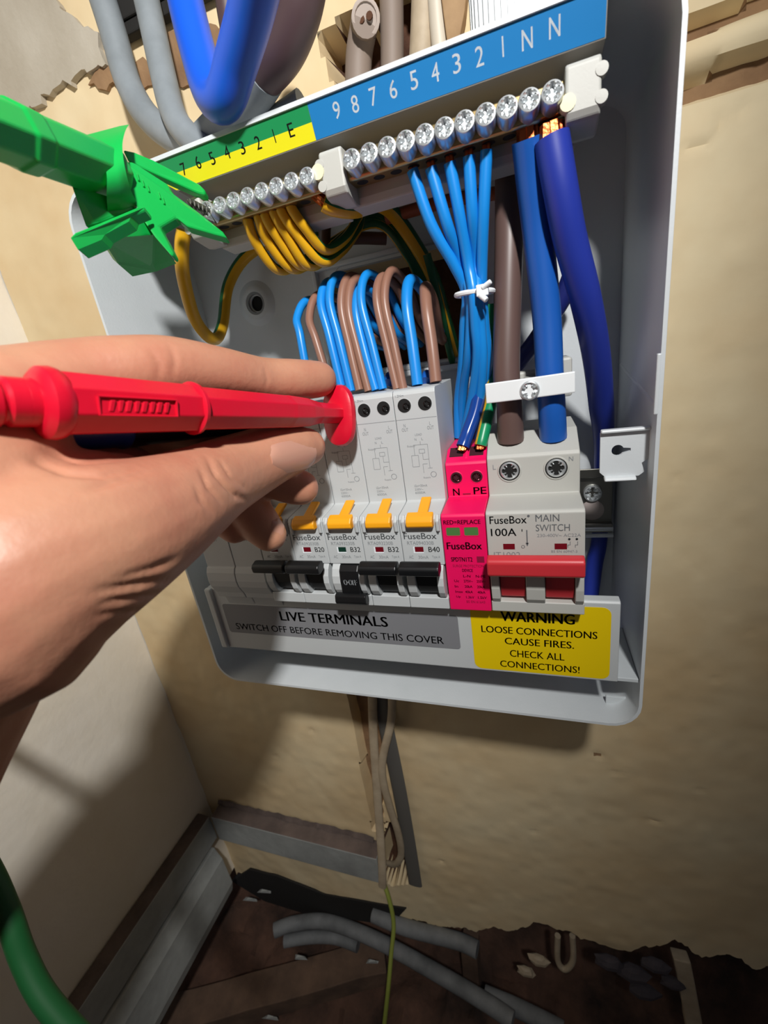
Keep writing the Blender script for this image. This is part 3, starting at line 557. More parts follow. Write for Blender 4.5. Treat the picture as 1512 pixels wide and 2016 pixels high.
text('N', -51.4, -48.6, 45.6, 48.8, 20.02, M_PINKTXT, SB, bold=.02); text('PE', -42.4, -37.0, 45.8, 49.0, 20.02, M_PINKTXT, SB, bold=.02)
m = MB(); m.box(-47.2, -43.8, 19.98, 20.2, 45.8, 46.4); m.build('printed_dash', M_PINKTXT, SB)
for a in (-52.0, -44.7):
    m = MB(); L_ = rrect(a, a+5.6, 35.0, 38.6, .5, 3); m.loft([[(x, -.06, z) for x, z in L_], [(x, .3, z) for x, z in L_]], 0); m.build('status_window', M_WIN_GREEN, SP)
    m = MB(); L2 = rrect(a-.35, a+5.95, 34.65, 38.95, .7, 3); m.loft([[(x, -.12, z) for x, z in L2], [(x, -.12, z) for x, z in L_], [(x, .05, z) for x, z in L_], [(x, .05, z) for x, z in L2], [(x, -.12, z) for x, z in L2]], cap=False); m.build('window_rim', M_PINK, SP)
for s, a, b, c, d, bo in (('RED=REPLACE', -52.8, -38.0, 40.0, 41.8, .02), ('FuseBox', -52.4, -38.2, 28.8, 32.0, .03), ('SPDTN1T2', -51.2, -42.4, 23.2, 25.2, .03), ('SURGE PROTECTION', -50.8, -38.0, 20.6, 21.8, .0), ('DEVICE', -47.0, -42.6, 18.4, 19.8, .02), ('L-N', -46.8, -43.8, 15.8, 17.0, .01), ('N-PE', -41.6, -37.6, 15.8, 17.0, .01), ('Uc', -50.8, -48.8, 13.4, 14.6, .01), ('275V~', -46.8, -43.0, 13.4, 14.6, .02), ('255V~', -41.4, -37.8, 13.4, 14.6, .02), ('In', -50.8, -49.4, 10.8, 12, .01), ('20kA', -46.6, -43.4, 10.8, 12, .02), ('20kA', -41.4, -38.2, 10.8, 12, .02), ('Imax', -50.8, -47.6, 8.2, 9.4, .01), ('40kA', -46.6, -43.4, 8.2, 9.4, .02), ('40kA', -41.4, -38.2, 8.2, 9.4, .02), ('Up', -50.6, -48.8, 5.6, 6.8, .01), ('1.3kV', -46.4, -43.0, 5.6, 6.8, .01), ('1.5kV', -41.4, -37.8, 5.6, 6.8, .01), ('BS EN 61643', -46.4, -38.6, 3.4, 4.6, .0)):
    text(s, a, b, c, d, -.08, M_PINKTXT, SB, bold=bo)
m = MB(); m.box(-40.6, -37.6, -.06, .1, 22.8, 25.6); m.build('approval_mark', M_PINKTXT, SB)
# main switch
MS = thing('main_switch', (-18, 20, -12), 'white main switch with wide red toggle and two big screws', 'main switch')
m = MB(); m.prof([(19.3, 45.2), (19.3, 61.2), (20.2, 62.4), (33, 69.2), (60, 69.2), (60, -14), (10, -14), (6, -1), (0, -.2), (0, 4.8), (4.5, 5.4), (4.5, 23.4), (0, 23.8), (0, 43.8), (1.0, 44.8), (3, 44.9), (16.5, 45.0)], -35.9, -.1); BD = m.build('body', M_PLAST2, MS, bevel=.45, seg=3)
m = MB()
for a, b in ((-35.4, -32.0), (-21.8, -14.6), (-3.6, -.5)): m.prof([(5, 23.6), (.2, 23.6), (-1.8, 21.5), (-2.4, 17), (-2.4, 12), (-1.6, 7), (.2, 4.2), (5, 4.8)], a, b)
m.build('toggle_cheek', M_PLAST2, MS, bevel=.4, seg=3)
for a, b in ((-31.8, -22.0), (-14.4, -3.8)):
    m = MB(); m.prof([(-8, 27), (-7.4, 22), (-1.2, 21), (-.8, 12), (1.2, 6.6), (4.4, 6.4), (4.4, 22), (-2, 24)], a, b); m.build('toggle', M_RED, MS, bevel=.4)
m = MB(); m.prof([(-9.4, 29.0), (-10.4, 27.8), (-10.2, 22.4), (-8.8, 21.2), (-5.6, 21.8), (-4.6, 24), (-5, 28.6), (-6.6, 29.6)], -35.6, -1.0); m.build('handle_bar', M_RED, MS, bevel=.7, seg=3)
for a in (-27.0, -8.9):
    m = MB(); m.lathe((a, 19.3, 55.6), (0, 1, 0), [(.1, 5.0), (-.35, 4.7), (-.4, 4.3), (.1, 4.2)], 28, m=0); m.lathe((a, 19.25, 55.6), (0, 1, 0), [(-.02, .05), (-.03, 4.2), (.1, 4.2)], 28, m=1); W = m.build('screw_well', [M_PLAST2, M_HOLE_SHADE], MS, smooth=True)  # dark disc behind the screw paints the shade of its well
    m = MB(); screw_head(m, (a, 18.9, 55.7), (0, -1, .02), 3.9, .4, 28); m.build('terminal_screw', M_STEEL, W, smooth=True)
for a in (-29.8, -10.8):
    m = MB(); m.box(a, a+4.4, -.08, .3, 28.8, 31.2); m.build('indicator_window', M_WIN_RED, MS)
for s, a, b, c, d, mm, bo in (('FuseBox', -34.4, -20.6, 39.8, 43.0, M_GREY, .008), ('100A', -34.2, -24.6, 34.6, 37.8, M_GREY, .01), ('MAIN', -17.4, -9.0, 40.4, 43.2, M_GREY, .0), ('SWITCH', -17.4, -5.4, 36.4, 39.2, M_GREY, .0), ('230-400V~ AC22A', -17.0, -1.6, 34.0, 35.3, M_GREYL, .0), ('I', -22.6, -22.3, 36.4, 37.4, M_GREY, .01), ('O', -23.0, -21.6, 29.2, 30.6, M_GREY, .0), ('IT1002', -33.6, -23.4, 25.2, 27.6, M_GREYL, .0), ('BS EN 60947-3', -12, -2.8, 27.4, 28.4, M_GREYL, .0), ('N', -4.2, -2.6, 58.2, 60.0, M_GREYL, 0), ('L', -33.6, -32.4, 56.6, 58.6, M_GREYL, 0)):
    text(s, a, b, c, d, -.08 if c < 45 else 19.2, mm, BD, bold=bo)
m = MB(); m.lathe((-19.9, -.05, 42.8), (0, -1, 0), [(0, .05), (.03, .5), (.05, .5)], 10); m.box(-20.9, -20.5, -.08, .1, 31, 37); m.add([(-21.3, -.08, 31.6), (-20.1, -.08, 31.6), (-20.7, -.08, 30.0)], [(0, 1, 2)])
for a in (-6.2, -3.6):
    m.box(a, a+.18, -.08, .1, 29.5, 30.6); m.box(a, a+.9, -.08, .1, 30.5, 30.65); m.box(a+.8, a+.98, -.08, .1, 30.5, 32); m.lathe((a+.6, -.06, 33.0), (0, -1, 0), [(0, .5), (.02, .5), (.02, .32), (0, .32)], 10)
m.build('printed_symbol', M_GREY, BD)
# tail clamp above the main switch
CL = thing('cable_clamp', (-18, 30, 78), 'white cable clamp with one screw holding the brown and blue tails', 'cable clamp')
m = MB(); m.loft([[Vector((x, 16.8+.012*(x+18)**2*.25+t, z+.015*(x+18))) for z, t in ((84.4, 0), (92.0, 0), (92.0, 1.5), (84.4, 1.5))] for x in [-34.4+3.24*i for i in range(11)]]); m.build('clamp_strap', M_TIE, CL, bevel=.4)
m = MB(); screw_head(m, (-18.0, 16.2, 87.4), (0, -1, 0), 3.7, 1.2, 28); m.build('clamp_screw', M_STEEL, CL, smooth=True)
m = MB(); m.box(-33, -4, 42, 50, 84, 93); m.box(-20.5, -15.5, 20, 45, 85, 91); m.box(-6, -2, 30, 50, 82, 97); m.build('clamp_base', M_PLAST2, CL, bevel=1)

# ================================================================== wires
def wire(name, label, pts, r, material, cat='wire', group=None, stripe=None, n=12, seg=8, copper=None, flat=1.0, phase=0, twist=0):
    mb = MB(); mb.tube(pts, r, n, seg=seg, stripe=stripe, flat=flat, phase=phase, twist=twist)
    if copper is None: return tag(mb.build(name, material, smooth=True), label, cat, group)
    P = [Vector(p[:3]) for p in pts]; T = thing(name, (sum((p for p in P), Vector())/len(P)), label, cat, group); mb.build('insulation', material, T, smooth=True)
    d = (P[0]-P[1]).normalized() if copper[0] == 0 else (P[-1]-P[-2]).normalized(); e = P[0] if copper[0] == 0 else P[-1]
    c = MB(); up = copper[2] if len(copper) > 2 else d; up = Vector(up).normalized()
    for k in range(5 if r > 2.2 else 3):
        a = 2*math.pi*k/5; q = Vector((math.cos(a), math.sin(a)*.7, 0))*r*.42; c.tube([e-d*1.0+q, e+up*copper[1]+q*.8], r*.38, 6, seg=1)
    c.build('copper_strand', M_COPPER, T, smooth=True); return T
# five thin neutrals bundled by the tie
yw = 18.5
nt = [((812, 335), (848, 440), (893, 520)), ((848, 331), (880, 440), (908, 520)), ((885, 321), (904, 420), (922, 520)), ((923, 308), (930, 420), (937, 520)), ((958, 296), (952, 420), (949, 520))]
lw = [[(918, 577, 30), (914, 640, 34), (910, 720, 40), (902, 790, 48), (902, 860, 52)], [(926, 580, 27), (926, 640, 30), (922, 700, 34), (912, 770, 44), (908, 840, 52)], [(932, 577, 24), (936, 640, 26), (940, 700, 29), (930, 780, 36), (915, 850, 42)], [(941, 577, 25), (946, 640, 27), (950, 710, 30), (944, 790, 36), (925, 862, 40)], [(949, 577, 29), (954, 640, 33), (960, 710, 38), (952, 800, 46), (940, 870, 50)]]
nl = ['leftmost of the five thin blue neutrals under the neutral bar', 'second thin blue neutral from the left under the neutral bar', 'middle of the five thin blue neutrals under the neutral bar', 'fourth thin blue neutral from the left under the neutral bar', 'rightmost thin blue neutral beside the brown tail']
for k in range(5):
    pts = [at(*nt[k][0], yw), at(*nt[k][1], yw+2), at(*nt[k][2], yw+7+(k % 2)*3)]+[at(a, b, y) for a, b, y in lw[k]]
    wire('neutral_wire', nl[k], pts, 2.05, M_WBLUE, group='thin blue neutral wires', copper=(0, 3.6, (0, 0, 1)))
T = thing('cable_tie', at(933, 577, 26), 'white cable tie round the bundle of thin blue neutrals', 'cable tie')
m = MB(); c = at(934, 577, 28); P = [c+Vector((math.cos(a)*7.0, math.sin(a)*5.4, -.4*math.cos(a))) for a in [2*math.pi*i/20 for i in range(20)]]
m.tube(P+[P[0]], 1.0, 8, seg=1); m.build('strap', M_TIE, T, smooth=True)
m = MB(); q = at(950, 574, 20.5); m.box(q.x-2.2, q.x+2.2, q.y-1.5, q.y+2, q.z-1.6, q.z+2.4); m.tube([q+Vector((-1, -1, -1)), q+Vector((1.5, -2.5, -3.4))], 1.1, 8, seg=1); m.tube([q+Vector((0, -1, 1)), q+Vector((3.4, -2.0, 2.6))], 1.0, 8, seg=1); m.build('tie_head', M_TIE, T, bevel=.4)
# main tails
wire('brown_tail', 'thick brown tail entering the main switch through the clamp', [at(1004, 250, 46), at(1003, 330, 42), at(1002, 460, 37), at(999, 600, 33), at(997, 740, 29), (*at(1003, 800, 28), 5.2), (*at(1005, 868, 29), 5.6)], 5.3, M_WBRN2, 'cable', 'main tails', n=18)
wire('blue_tail', 'thick bright blue tail from the neutral bar into the main switch', [at(1040, 272, 18), at(1048, 360, 22), at(1060, 470, 26), at(1076, 620, 28), at(1082, 740, 27), at(1086, 800, 26.5), (*at(1089, 862, 28.5), 5.4)], 5.2, M_WBLUE2, 'cable', 'main tails', n=18, copper=(0, 3.0, (0, 0, 1)))
wire('navy_tail', 'thick navy tail curving from the end of the neutral bar behind the tab', [at(1086, 272, 15), at(1103, 370, 16), at(1122, 470, 20), at(1153, 590, 28), at(1174, 700, 42), at(1184, 800, 60), (*at(1188, 860, 72), 4.6), (*at(1186, 930, 79), 4.0), (*at(1180, 1060, 79), 4.0), (*at(1170, 1110, 78), 4.4), (*at(1156, 1200, 74), 4.8), (*at(1135, 1300, 70), 5)], 5.3, M_WNAVY, 'cable', 'main tails', n=18, copper=(0, 3.4, (0, 0, 1)))
wire('navy_link', 'navy cable crossing behind the thick blue tail', [at(1125, 545, 62), at(1100, 600, 64), at(1040, 690, 68), at(985, 745, 72), at(940, 760, 76)], 4.0, mat('dark navy insulation', '#16216b', .45), 'cable', n=14)
# surge protector wires
wire('surge_neutral_wire', 'glossy dark blue wire entering the N terminal of the surge device', [at(946, 760, 38), at(936, 810, 34), at(922, 850, 30), at(914, 872, 27), at(911, 880, 26)], 3.0, mat('glossy deep blue', '#163f8f', .18), 'wire', copper=(1, 1.6))
wire('surge_earth_wire', 'green and yellow wire entering the PE terminal of the surge device', [at(966, 600, 48), at(970, 700, 46), at(968, 780, 38), at(957, 830, 31), at(949, 865, 27), at(946, 877, 26)], 2.7, [M_WYEL, mat('bright green insulation', '#0f8a5a', .35)], 'wire', copper=(1, 1.6), stripe=(0, 1, 2, 3, 10, 11), n=12)
# breaker wires: front strand, arch, and run back into the cut-out
def loop(label, name, px, top, r, material, ex, grp='wires arching into the breakers'):
    a, b, c = px; pts = [at(a[0], a[1], 30), at(b[0], b[1], 33), at(c[0], c[1], 37), at(top[0], top[1], 46)]
    e = at(top[0], top[1], 46); pts += [e+Vector((ex, 14, -5)), e+Vector((ex*1.8, 24, -20)), Vector((min(max(e.x+ex*2.6, -114), -46), 92, 112))]
    return wire(name, label, pts, r, material, group=grp)
W_ = [('blue_wire', 'leftmost blue wire arching behind the index fingertip', ((605, 740), (591, 660), (585, 625)), (608, 591), 1.9, M_WBLUE, 9),
      ('brown_wire', 'leftmost brown wire arching behind the index fingertip', ((648, 755), (622, 670), (609, 625)), (628, 580), 1.9, M_WBRN, 8),
      ('blue_wire', 'left blue wire of the pair above the fingertip', ((672, 760), (648, 660), (632, 595)), (648, 555), 2.0, M_WBLUE, 6),
      ('blue_wire', 'right blue wire of the pair above the fingertip', ((692, 770), (668, 670), (649, 590)), (664, 543), 2.0, M_WBLUE, 6),
      ('brown_wire', 'left brown wire of the pair next to the blue pair', ((708, 768), (690, 690), (672, 600)), (688, 545), 2.0, M_WBRN, 5),
      ('brown_wire', 'right brown wire of the pair next to the blue pair', ((726, 770), (705, 690), (686, 605)), (700, 550), 2.0, M_WBRN, 5),
      ('blue_wire', 'left blue wire of the middle pair over the breakers', ((740, 768), (718, 690), (701, 610)), (712, 568), 2.0, M_WBLUE, 4),
      ('blue_wire', 'right blue wire of the middle pair over the breakers', ((754, 766), (733, 680), (711, 590)), (724, 540), 2.0, M_WBLUE, 4),
      ('brown_wire', 'left brown wire of the pair before the single blue loop', ((782, 766), (764, 690), (742, 590)), (754, 545), 2.0, M_WBRN, 3),
      ('brown_wire', 'right brown wire of the pair before the single blue loop', ((794, 766), (776, 680), (757, 590)), (770, 534), 2.0, M_WBRN, 3),
      ('blue_wire', 'single thicker blue loop entering the B40 breaker', ((822, 758), (812, 680), (801, 600)), (808, 552), 2.5, M_WBLUE, 3),
      ('brown_wire', 'single thicker brown loop entering the B40 breaker', ((858, 752), (850, 680), (840, 610)), (838, 566), 2.6, M_WBRN, 0)]
for nm, lb, px, tp, r, mt, ex in W_: loop(lb, nm, px, tp, r, mt, ex)
for k, (a, b) in enumerate(((765, 745), (838, 742))): wire('blue_wire_end', ('short blue stub behind the brown pair on the breaker top', 'short glossy blue stub between the B40 wires')[k], [at(a, b+8, 40), at(a+2, b-4, 44), at(a+6, b-2, 52), at(a+8, b+10, 58)], 2.2, M_WBLUE2)
# earth wires
EY = [M_WYEL, M_WGRN]; st_ = (0, 1, 2)
ex_ = [(487, 432), (508, 424), (521, 420), (538, 412), (552, 408), (572, 402)]
bt_ = [(505, 480, 545, 530), (525, 470, 572, 528), (545, 465, 590, 522), (563, 460, 606, 522), (580, 455, 632, 515), (602, 450, 640, 492)]
el = ['first green-yellow earth wire from the left under the earth bar', 'second green-yellow earth wire from the left under the earth bar', 'third green-yellow earth wire from the left under the earth bar', 'fourth green-yellow earth wire from the left under the earth bar', 'fifth green-yellow earth wire from the left under the earth bar', 'last green-yellow earth wire on the right of the comb under the earth bar']
for k in range(6):
    (a, b), (c, d, e_, f) = ex_[k], bt_[k]
    pts = [at(a, b-6, 18.5), at(a+3, b+10, 19), at(c, d, 23), at(e_, f, 32), at(e_+40, f-8-k*3, 44), at(e_+95-k*6, f-45-k*4, 56), at(740-k*4, 440-k*6, 66), at(800+k*2, 500-k*4, 72), at(826+k*5, 560, 78), at(840+k*6, 640, 88)]
    wire('earth_wire', el[k], pts, 2.05, EY, group='earth wires under the earth bar', stripe=st_, twist=.03, phase=4.05+k*.04, copper=(0, 2.5, (0, 0, 1)))
wire('main_earth_wire', 'thick green-yellow earth wire with bared copper leaving the bar end', [at(637, 398, 17), at(660, 408, 20), at(700, 412, 30), at(745, 400, 46), at(790, 440, 62), at(850, 540, 74), at(880, 640, 80), at(905, 730, 90)], 3.2, EY, stripe=(5, 6, 7, 8, 9), phase=2.6, copper=(0, 4.0, (-.6, 0, .6)))
wire('brown_link', 'brown wire passing behind the earth bar end', [at(650, 395, 48), at(640, 440, 50), at(645, 490, 56), at(690, 470, 66), at(760, 470, 74)], 2.8, M_WBRN2)
wire('orange_brown_wire', 'brown wire running behind the blue neutrals under the top bracket', [at(760, 430, 60), at(820, 412, 60), at(900, 392, 62), at(980, 380, 66)], 2.6, mat('orange brown insulation', '#8a4a2a', .5))
wire('clip_earth_wire', 'green-yellow earth wire drooping from the bar beneath the green clip', [at(362, 455, 18), at(358, 490, 19), at(362, 550, 24), at(385, 630, 33), at(420, 668, 44), at(438, 640, 56), at(450, 560, 66), at(490, 500, 72), at(560, 470, 76), at(640, 470, 79)], 3.0, EY, stripe=(2, 3, 4, 5, 6), phase=7.75, n=14)
wire('loose_earth_wire', 'green-yellow earth wire hanging to the right of the brown loop', [at(840, 500, 66), at(858, 570, 70), at(872, 630, 74), at(885, 690, 78), at(896, 730, 88)], 1.9, EY, stripe=(0, 1, 2, 3, 4))
# cables above the box
wire('grey_meter_tail', 'outer grey sheathed tail sweeping down behind the box top', [at(190, -40, 74), at(222, 60, 72), at(255, 170, 68), at(300, 240, 62), at(370, 283, 56), at(450, 285, 52), at(520, 262, 50), (*at(600, 215, 50), 7)], 6.4, M_WGREY, 'cable', 'grey tails above the box', n=18)
wire('grey_meter_tail', 'inner grey sheathed tail right of the sweeping one', [at(280, -40, 70), at(300, 50, 66), at(322, 150, 58), at(340, 220, 52), at(365, 262, 48), at(420, 310, 44)], 5.8, M_WGREY, 'cable', 'grey tails above the box', n=18)
wire('blue_meter_tail', 'bright blue cable bent in a V above the earth label', [at(352, -60, 34), at(374, 40, 26), at(398, 130, 18), at(412, 175, 13), at(428, 198, 9), at(446, 185, 6), at(466, 120, 2), at(492, 30, -4), at(512, -60, -10)], 6.6, mat('bright blue insulation', '#1458d6', .4), 'cable', n=20)
T = thing('brown_meter_tail', at(560, 60, 30), 'thick dark brown tail with grey sleeve behind the blue V cable', 'cable')
m = MB(); m.tube([at(605, -60, 26), at(590, 20, 28), at(560, 95, 32), at(515, 150, 38), at(490, 172, 42)], 7.6, 18); m.build('brown_core', mat('purple brown insulation', '#4d3a3c', .5), T, smooth=True)
m = MB(); m.tube([at(520, 142, 37), at(485, 200, 44), at(450, 240, 50), at(405, 285, 54)], 8.2, 18); m.build('grey_sleeve', M_WGREY, T, smooth=True)
wire('thin_brown_tail', 'brown cable dropping behind the blue V', [at(437, -60, 60), at(448, 20, 60), at(460, 90, 60), at(470, 150, 58), at(480, 230, 56)], 4.6, mat('purple brown insulation', '#4d3a3c', .5), 'cable', n=14)
wire('pale_grey_cable', 'pale grey cable showing between the blue and brown tails', [at(540, -60, 44), at(528, 20, 46), at(510, 90, 50), at(480, 150, 54), at(455, 200, 58)], 5.0, mat('pale grey sheath', '#a9b3b5', .5), 'cable', n=14)
# old cut cables in the wall chase
T = thing('cut_cable', at(715, 80, 92), 'old cut cable stub with its sawn end facing out of the chase', 'cable')
m = MB(); m.tube([at(705, 180, 88), at(707, 110, 88), at(716, 55, 86), at(720, 36, 78)], 6.2, 16); m.build('sheath', M_STUB, T, smooth=True)
p0 = at(720, 36, 78); m = MB(); m.lathe(p0, (at(720, 36, 70)-p0), [(-.5, 6.2), (.6, 6.2), (.8, 5.6), (.8, 4.9), (.2, 4.6), (.1, .05)], 20); m.build('cut_end', mat('pale cut edge', '#b7a9a0', .7), T, smooth=True)
m = MB()
for q in (-1.9, 1.9): m.lathe(p0+Vector((q, -.5, 0)), (0, -1, 0), [(-.5, 1.5), (.3, 1.5), (.35, .05)], 10)
m.build('core_wire', M_BRICK, T, smooth=True)
for k, (px, yy, r, mt, lb) in enumerate((([(772, 160), (772, 80), (770, -40)], 92, 5.5, M_STUB, 'old taupe cable in the chase right of the cut stub'), ([(830, 130), (834, 60), (838, -40)], 86, 6.0, M_CABLE, 'cream cable at the right of the wall chase'), ([(868, 110), (862, 50), (855, -40)], 82, 3.6, mat('white sheath', '#c9bfae', .5), 'thin white cable beside the cream cable'))):
    wire('old_cable', lb, [at(a, b, yy) for a, b in px], r, mt, 'cable', 'old cables in the chase')
m = MB(); q = at(890, 40, 80); m.poly([at(862, -50, 78), at(922, -50, 78), at(915, 20, 78), at(905, 72, 78), at(880, 84, 78)], (0, 6, 0)); tag(m.build('timber_packer', mat('raw tan timber', '#a98a66', .8, col2='#8d7050', vscale=60), bevel=.6), 'tan timber packer between the white cable and the ribbed gland', 'timber')
T = thing('cable_gland', (-22, 50, 193), 'white ribbed plastic gland standing on the enclosure top', 'gland')
m = MB(); m.lathe((-20.5, 52, 193.5), (0, 0, 1), [(0, 15), (3, 15), (3.2, 13.5), (44, 13.5), (44.2, 12)], 40); m.build('gland_body', M_TIE, T, smooth=True)
m = MB()
for k in range(40):
    a = 2*math.pi*k/40; c = Vector((-20.5+13.6*math.cos(a), 52+13.6*math.sin(a), 0)); m.box(c.x-.45, c.x+.45, c.y-.45, c.y+.45, 197, 236)
m.build('grip_rib', M_TIE, T)
m = MB(); q0 = at(208, 92, 79); q1 = at(560, 40, 79); m.box(q0.x, q1.x, 79, 84.5, q0.z, 360); m.box(q0.x+3, q1.x-4, 77.5, 79, q0.z+5, 360); tag(m.build('meter_board', M_DARK, bevel=2), 'dark meter board above the cables', 'board')

# ================================================================== test probes and clip
def octo(mb, a, b, prof_, n=8, rot=math.pi/8, m=0):    # radii along a straight axis a -> b, t in 0..1
    d = (b-a); L_ = d.length; return mb.lathe(a, d, [(t*L_, r) for t, r in prof_], n, m, rot=rot)
G = pd(670, 815, 179.0); Q = pd(-260, 781, 68.0); TIPP = pd(692, 812, 187.0)
ax = (G-Q).normalized()
def on(px):                                   # distance along the axis (from Q) seen at a given image column
    lo, hi = 0.0, (G-Q).length
    for _ in range(40):
        mid = (lo+hi)/2; p = Q+ax*mid-CP; c = [sum(RW[i][k]*p[k] for k in range(3)) for i in range(3)]; q = 756+F*c[0]/c[2]
        if q < px: lo = mid
        else: hi = mid
    return lo
PR = thing('red_test_probe', Q.lerp(G, .5), 'red test probe held between thumb and index finger', 'test probe')
m = MB(); m.lathe(Q, ax, [(on(108), 6.6), (on(114), 7.0), (on(300), 6.7), (on(378), 6.6), (on(384), 6.25), (on(556), 5.9), (on(563), 6.0), (on(600), 5.5), (on(622), 4.4), (on(640), 4.2), (on(668)+1, 4.2)], 8, rot=math.pi/8); PB = m.build('barrel', M_PRED, PR, bevel=.5, seg=2, ang=20)
m = MB(); m.lathe(Q, ax, [(on(62), 4.6), (on(68), 6.2), (on(80), 7.4), (on(98), 7.6), (on(112), 7.3), (on(122), 6.6)], 28); m.build('rear_collar', M_PRED, PR, smooth=True)
m = MB(); m.lathe(Q, ax, [(on(372), 6.4), (on(375), 7.2), (on(381), 7.1), (on(386), 6.2)], 28); m.build('mid_collar', M_PRED, PR, smooth=True)
pr_ = [(-40, 4.3)]; x = -240
while x < 62:
    a = on(x); pr_ += [(a, 4.3), (a+.6, 4.9), (a+3.4, 4.9), (a+4, 4.3)]; x += 36 if x > -60 else 60
m = MB(); m.lathe(Q, ax, pr_+[(on(66), 4.5)], 20); m.build('strain_relief', M_PRED, PR, smooth=True)
# rounded finger guard, taller than wide
e1 = ax.cross(Vector((0, 0, 1))).normalized(); e2 = e1.cross(ax).normalized()
if e2.z < 0: e2 = -e2
m = MB(); loops = []
for t, k in ((-3.4, .35), (-3.0, .8), (-2.2, .95), (-.6, 1.0), (.8, .96), (1.5, .85), (1.8, .3)):
    loops.append([G+ax*t-e2*.8+(e1*math.copysign(abs(math.cos(a))**.8, math.cos(a))*7.6+e2*math.copysign(abs(math.sin(a))**.75, math.sin(a))*12.6)*k for a in [2*math.pi*i/36 for i in range(36)]])
m.loft(loops); m.build('finger_guard', M_PRED, PR, smooth=True)
m = MB(); m.lathe(G, (TIPP-G), [(2, 3.0), ((TIPP-G).length-3.5, 2.2), ((TIPP-G).length-3.4, 1.0), ((TIPP-G).length, .8)], 14); m.build('tip', M_STEEL, PR, smooth=True)
m = MB(); s0, s1 = on(160), on(318); fwd = (CP-(Q+ax*on(280))).normalized(); fw = (fwd-ax*fwd.dot(ax)).normalized(); upv = ax.cross(fw); upv = upv if upv.z > 0 else -upv
def bp(t, v, h): return Q+ax*t+fw*h+upv*v
for a, b, c, d in ((s0, s1, 1.7, 2.1), (s0, s1, -2.3, -1.9), (s0, s0+.5, -2.3, 2.1), (s1-.5, s1, -2.3, 2.1)): m.loft([[bp(t, v, h) for t, v in ((a, c), (b, c), (b, d), (a, d))] for h in (5.9, 6.9)])
for k in range(8):
    t = s0+3+(s1-s0-6)*k/7; m.loft([[bp(q, v, h) for q, v in ((t-.9+.3*(k % 2), -1.3), (t+.2, -1.3), (t+.9, 1.2), (t-.2, 1.2))] for h in (5.9, 6.75)])
m.build('embossed_panel', M_PRED, PR, bevel=.2)
# blue probe lying behind the red one
Q2 = pd(-260, 872, 78); G2 = pd(500, 824, 156); a2 = (G2-Q2).normalized(); L2 = (G2-Q2).length
PB2 = thing('blue_test_probe', Q2.lerp(G2, .5), 'dark blue test probe showing just below the red one', 'test probe')
m = MB(); m.lathe(Q2, a2, [(L2*.47, 4.6), (L2*.5, 5.4), (L2*.52, 5.7), (L2*.99, 4.6), (L2, 3.5)], 16); m.build('barrel', mat('black blue plastic', '#10141f', .35), PB2, smooth=True)
m = MB(); m.lathe(Q2, a2, [(0, 4.4), (L2*.12, 4.6), (L2*.13, 5.0), (L2*.22, 5.0), (L2*.23, 4.6), (L2*.34, 4.8), (L2*.35, 5.2), (L2*.46, 5.4), (L2*.475, 5.9), (L2*.49, 5.9), (L2*.5, 5.0)], 18); m.build('grip', M_PBLUE, PB2, smooth=True)
# green crocodile clip on the earth bar
FW = Vector(RW[2]); 
def dc(px): return 112+(px)*.142 if px < 240 else 146+(px-240)*.125
def cp(px, py, off=0): return pd(px, py, dc(px)+off)
CR = thing('green_clip', cp(300, 400), 'green crocodile clip gripping the left end of the earth bar', 'test clip')
h0, h1 = cp(-170, 190), cp(222, 342); hd = (h1-h0).normalized(); HL = (h1-h0).length
m = MB(); m.lathe(h0, hd, [(0, 5.6), (HL*.16, 6.0), (HL*.17, 6.8), (HL*.36, 7.2), (HL*.375, 7.8), (HL*.46, 7.8), (HL*.475, 7.3), (HL*.97, 8.0), (HL, 7.6)], 8, rot=.2); m.build('handle', M_PGRN, CR, bevel=.7, seg=2, ang=18)
b1 = hd.cross(FW).normalized(); b1 = b1 if b1.z > 0 else -b1; b2 = hd.cross(b1)
def crv(pts, off): P, _ = smooth([cp(x_, y_, o_+off) for x_, y_, o_ in pts], 1, 5); return P
GA = [(168, 266, 3), (186, 280, -3), (202, 306, -8), (210, 345, -10), (210, 390, -7), (214, 434, 0)]
GB = [(206, 256, 1), (219, 274, -5), (226, 303, -9), (231, 345, -11), (236, 386, -8), (246, 424, -1)]
GC = [(236, 248, 0), (234, 264, -5), (236, 290, -9), (241, 333, -11), (252, 378, -8), (268, 414, -1)]
GD = [(254, 245, 0), (246, 260, -5), (241, 288, -9), (246, 330, -11), (258, 375, -8), (276, 411, -1)]
m = MB(); lo_ = [crv(q, 0) for q in (GA, GB, GC, GD)]; hi_ = [crv(q, 3.2) for q in (GD, GC, GB, GA)]
m.loft([[c_[k] for c_ in lo_+hi_] for k in range(len(lo_[0]))]); m.build('hand_guard', M_PGRN, CR, smooth=True)
def slab(name, px, off, th, material, bev=.6, par=None): mb = MB(); mb.poly([cp(a, b, off) for a, b in px], FW*th); return mb.build(name, material, par or CR, bevel=bev)
LJ = slab('lower_jaw', [(244, 316), (262, 318), (330, 362), (336, 377), (390, 417), (438, 455), (447, 468), (420, 461), (368, 446), (346, 428), (332, 436), (314, 447), (328, 472), (342, 499), (338, 505), (304, 466), (275, 424), (254, 380)], -4, 4.5, M_PGRN)
slab('upper_jaw', [(240, 293), (262, 298), (300, 314), (392, 362), (404, 374), (403, 383), (388, 380), (300, 340), (252, 318)], 2, 4, M_PGRN)
m = MB(); m.poly([cp(a, b, 0) for a, b in ((300, 348), (380, 392), (418, 412), (412, 420), (380, 412), (330, 376))], FW*7)
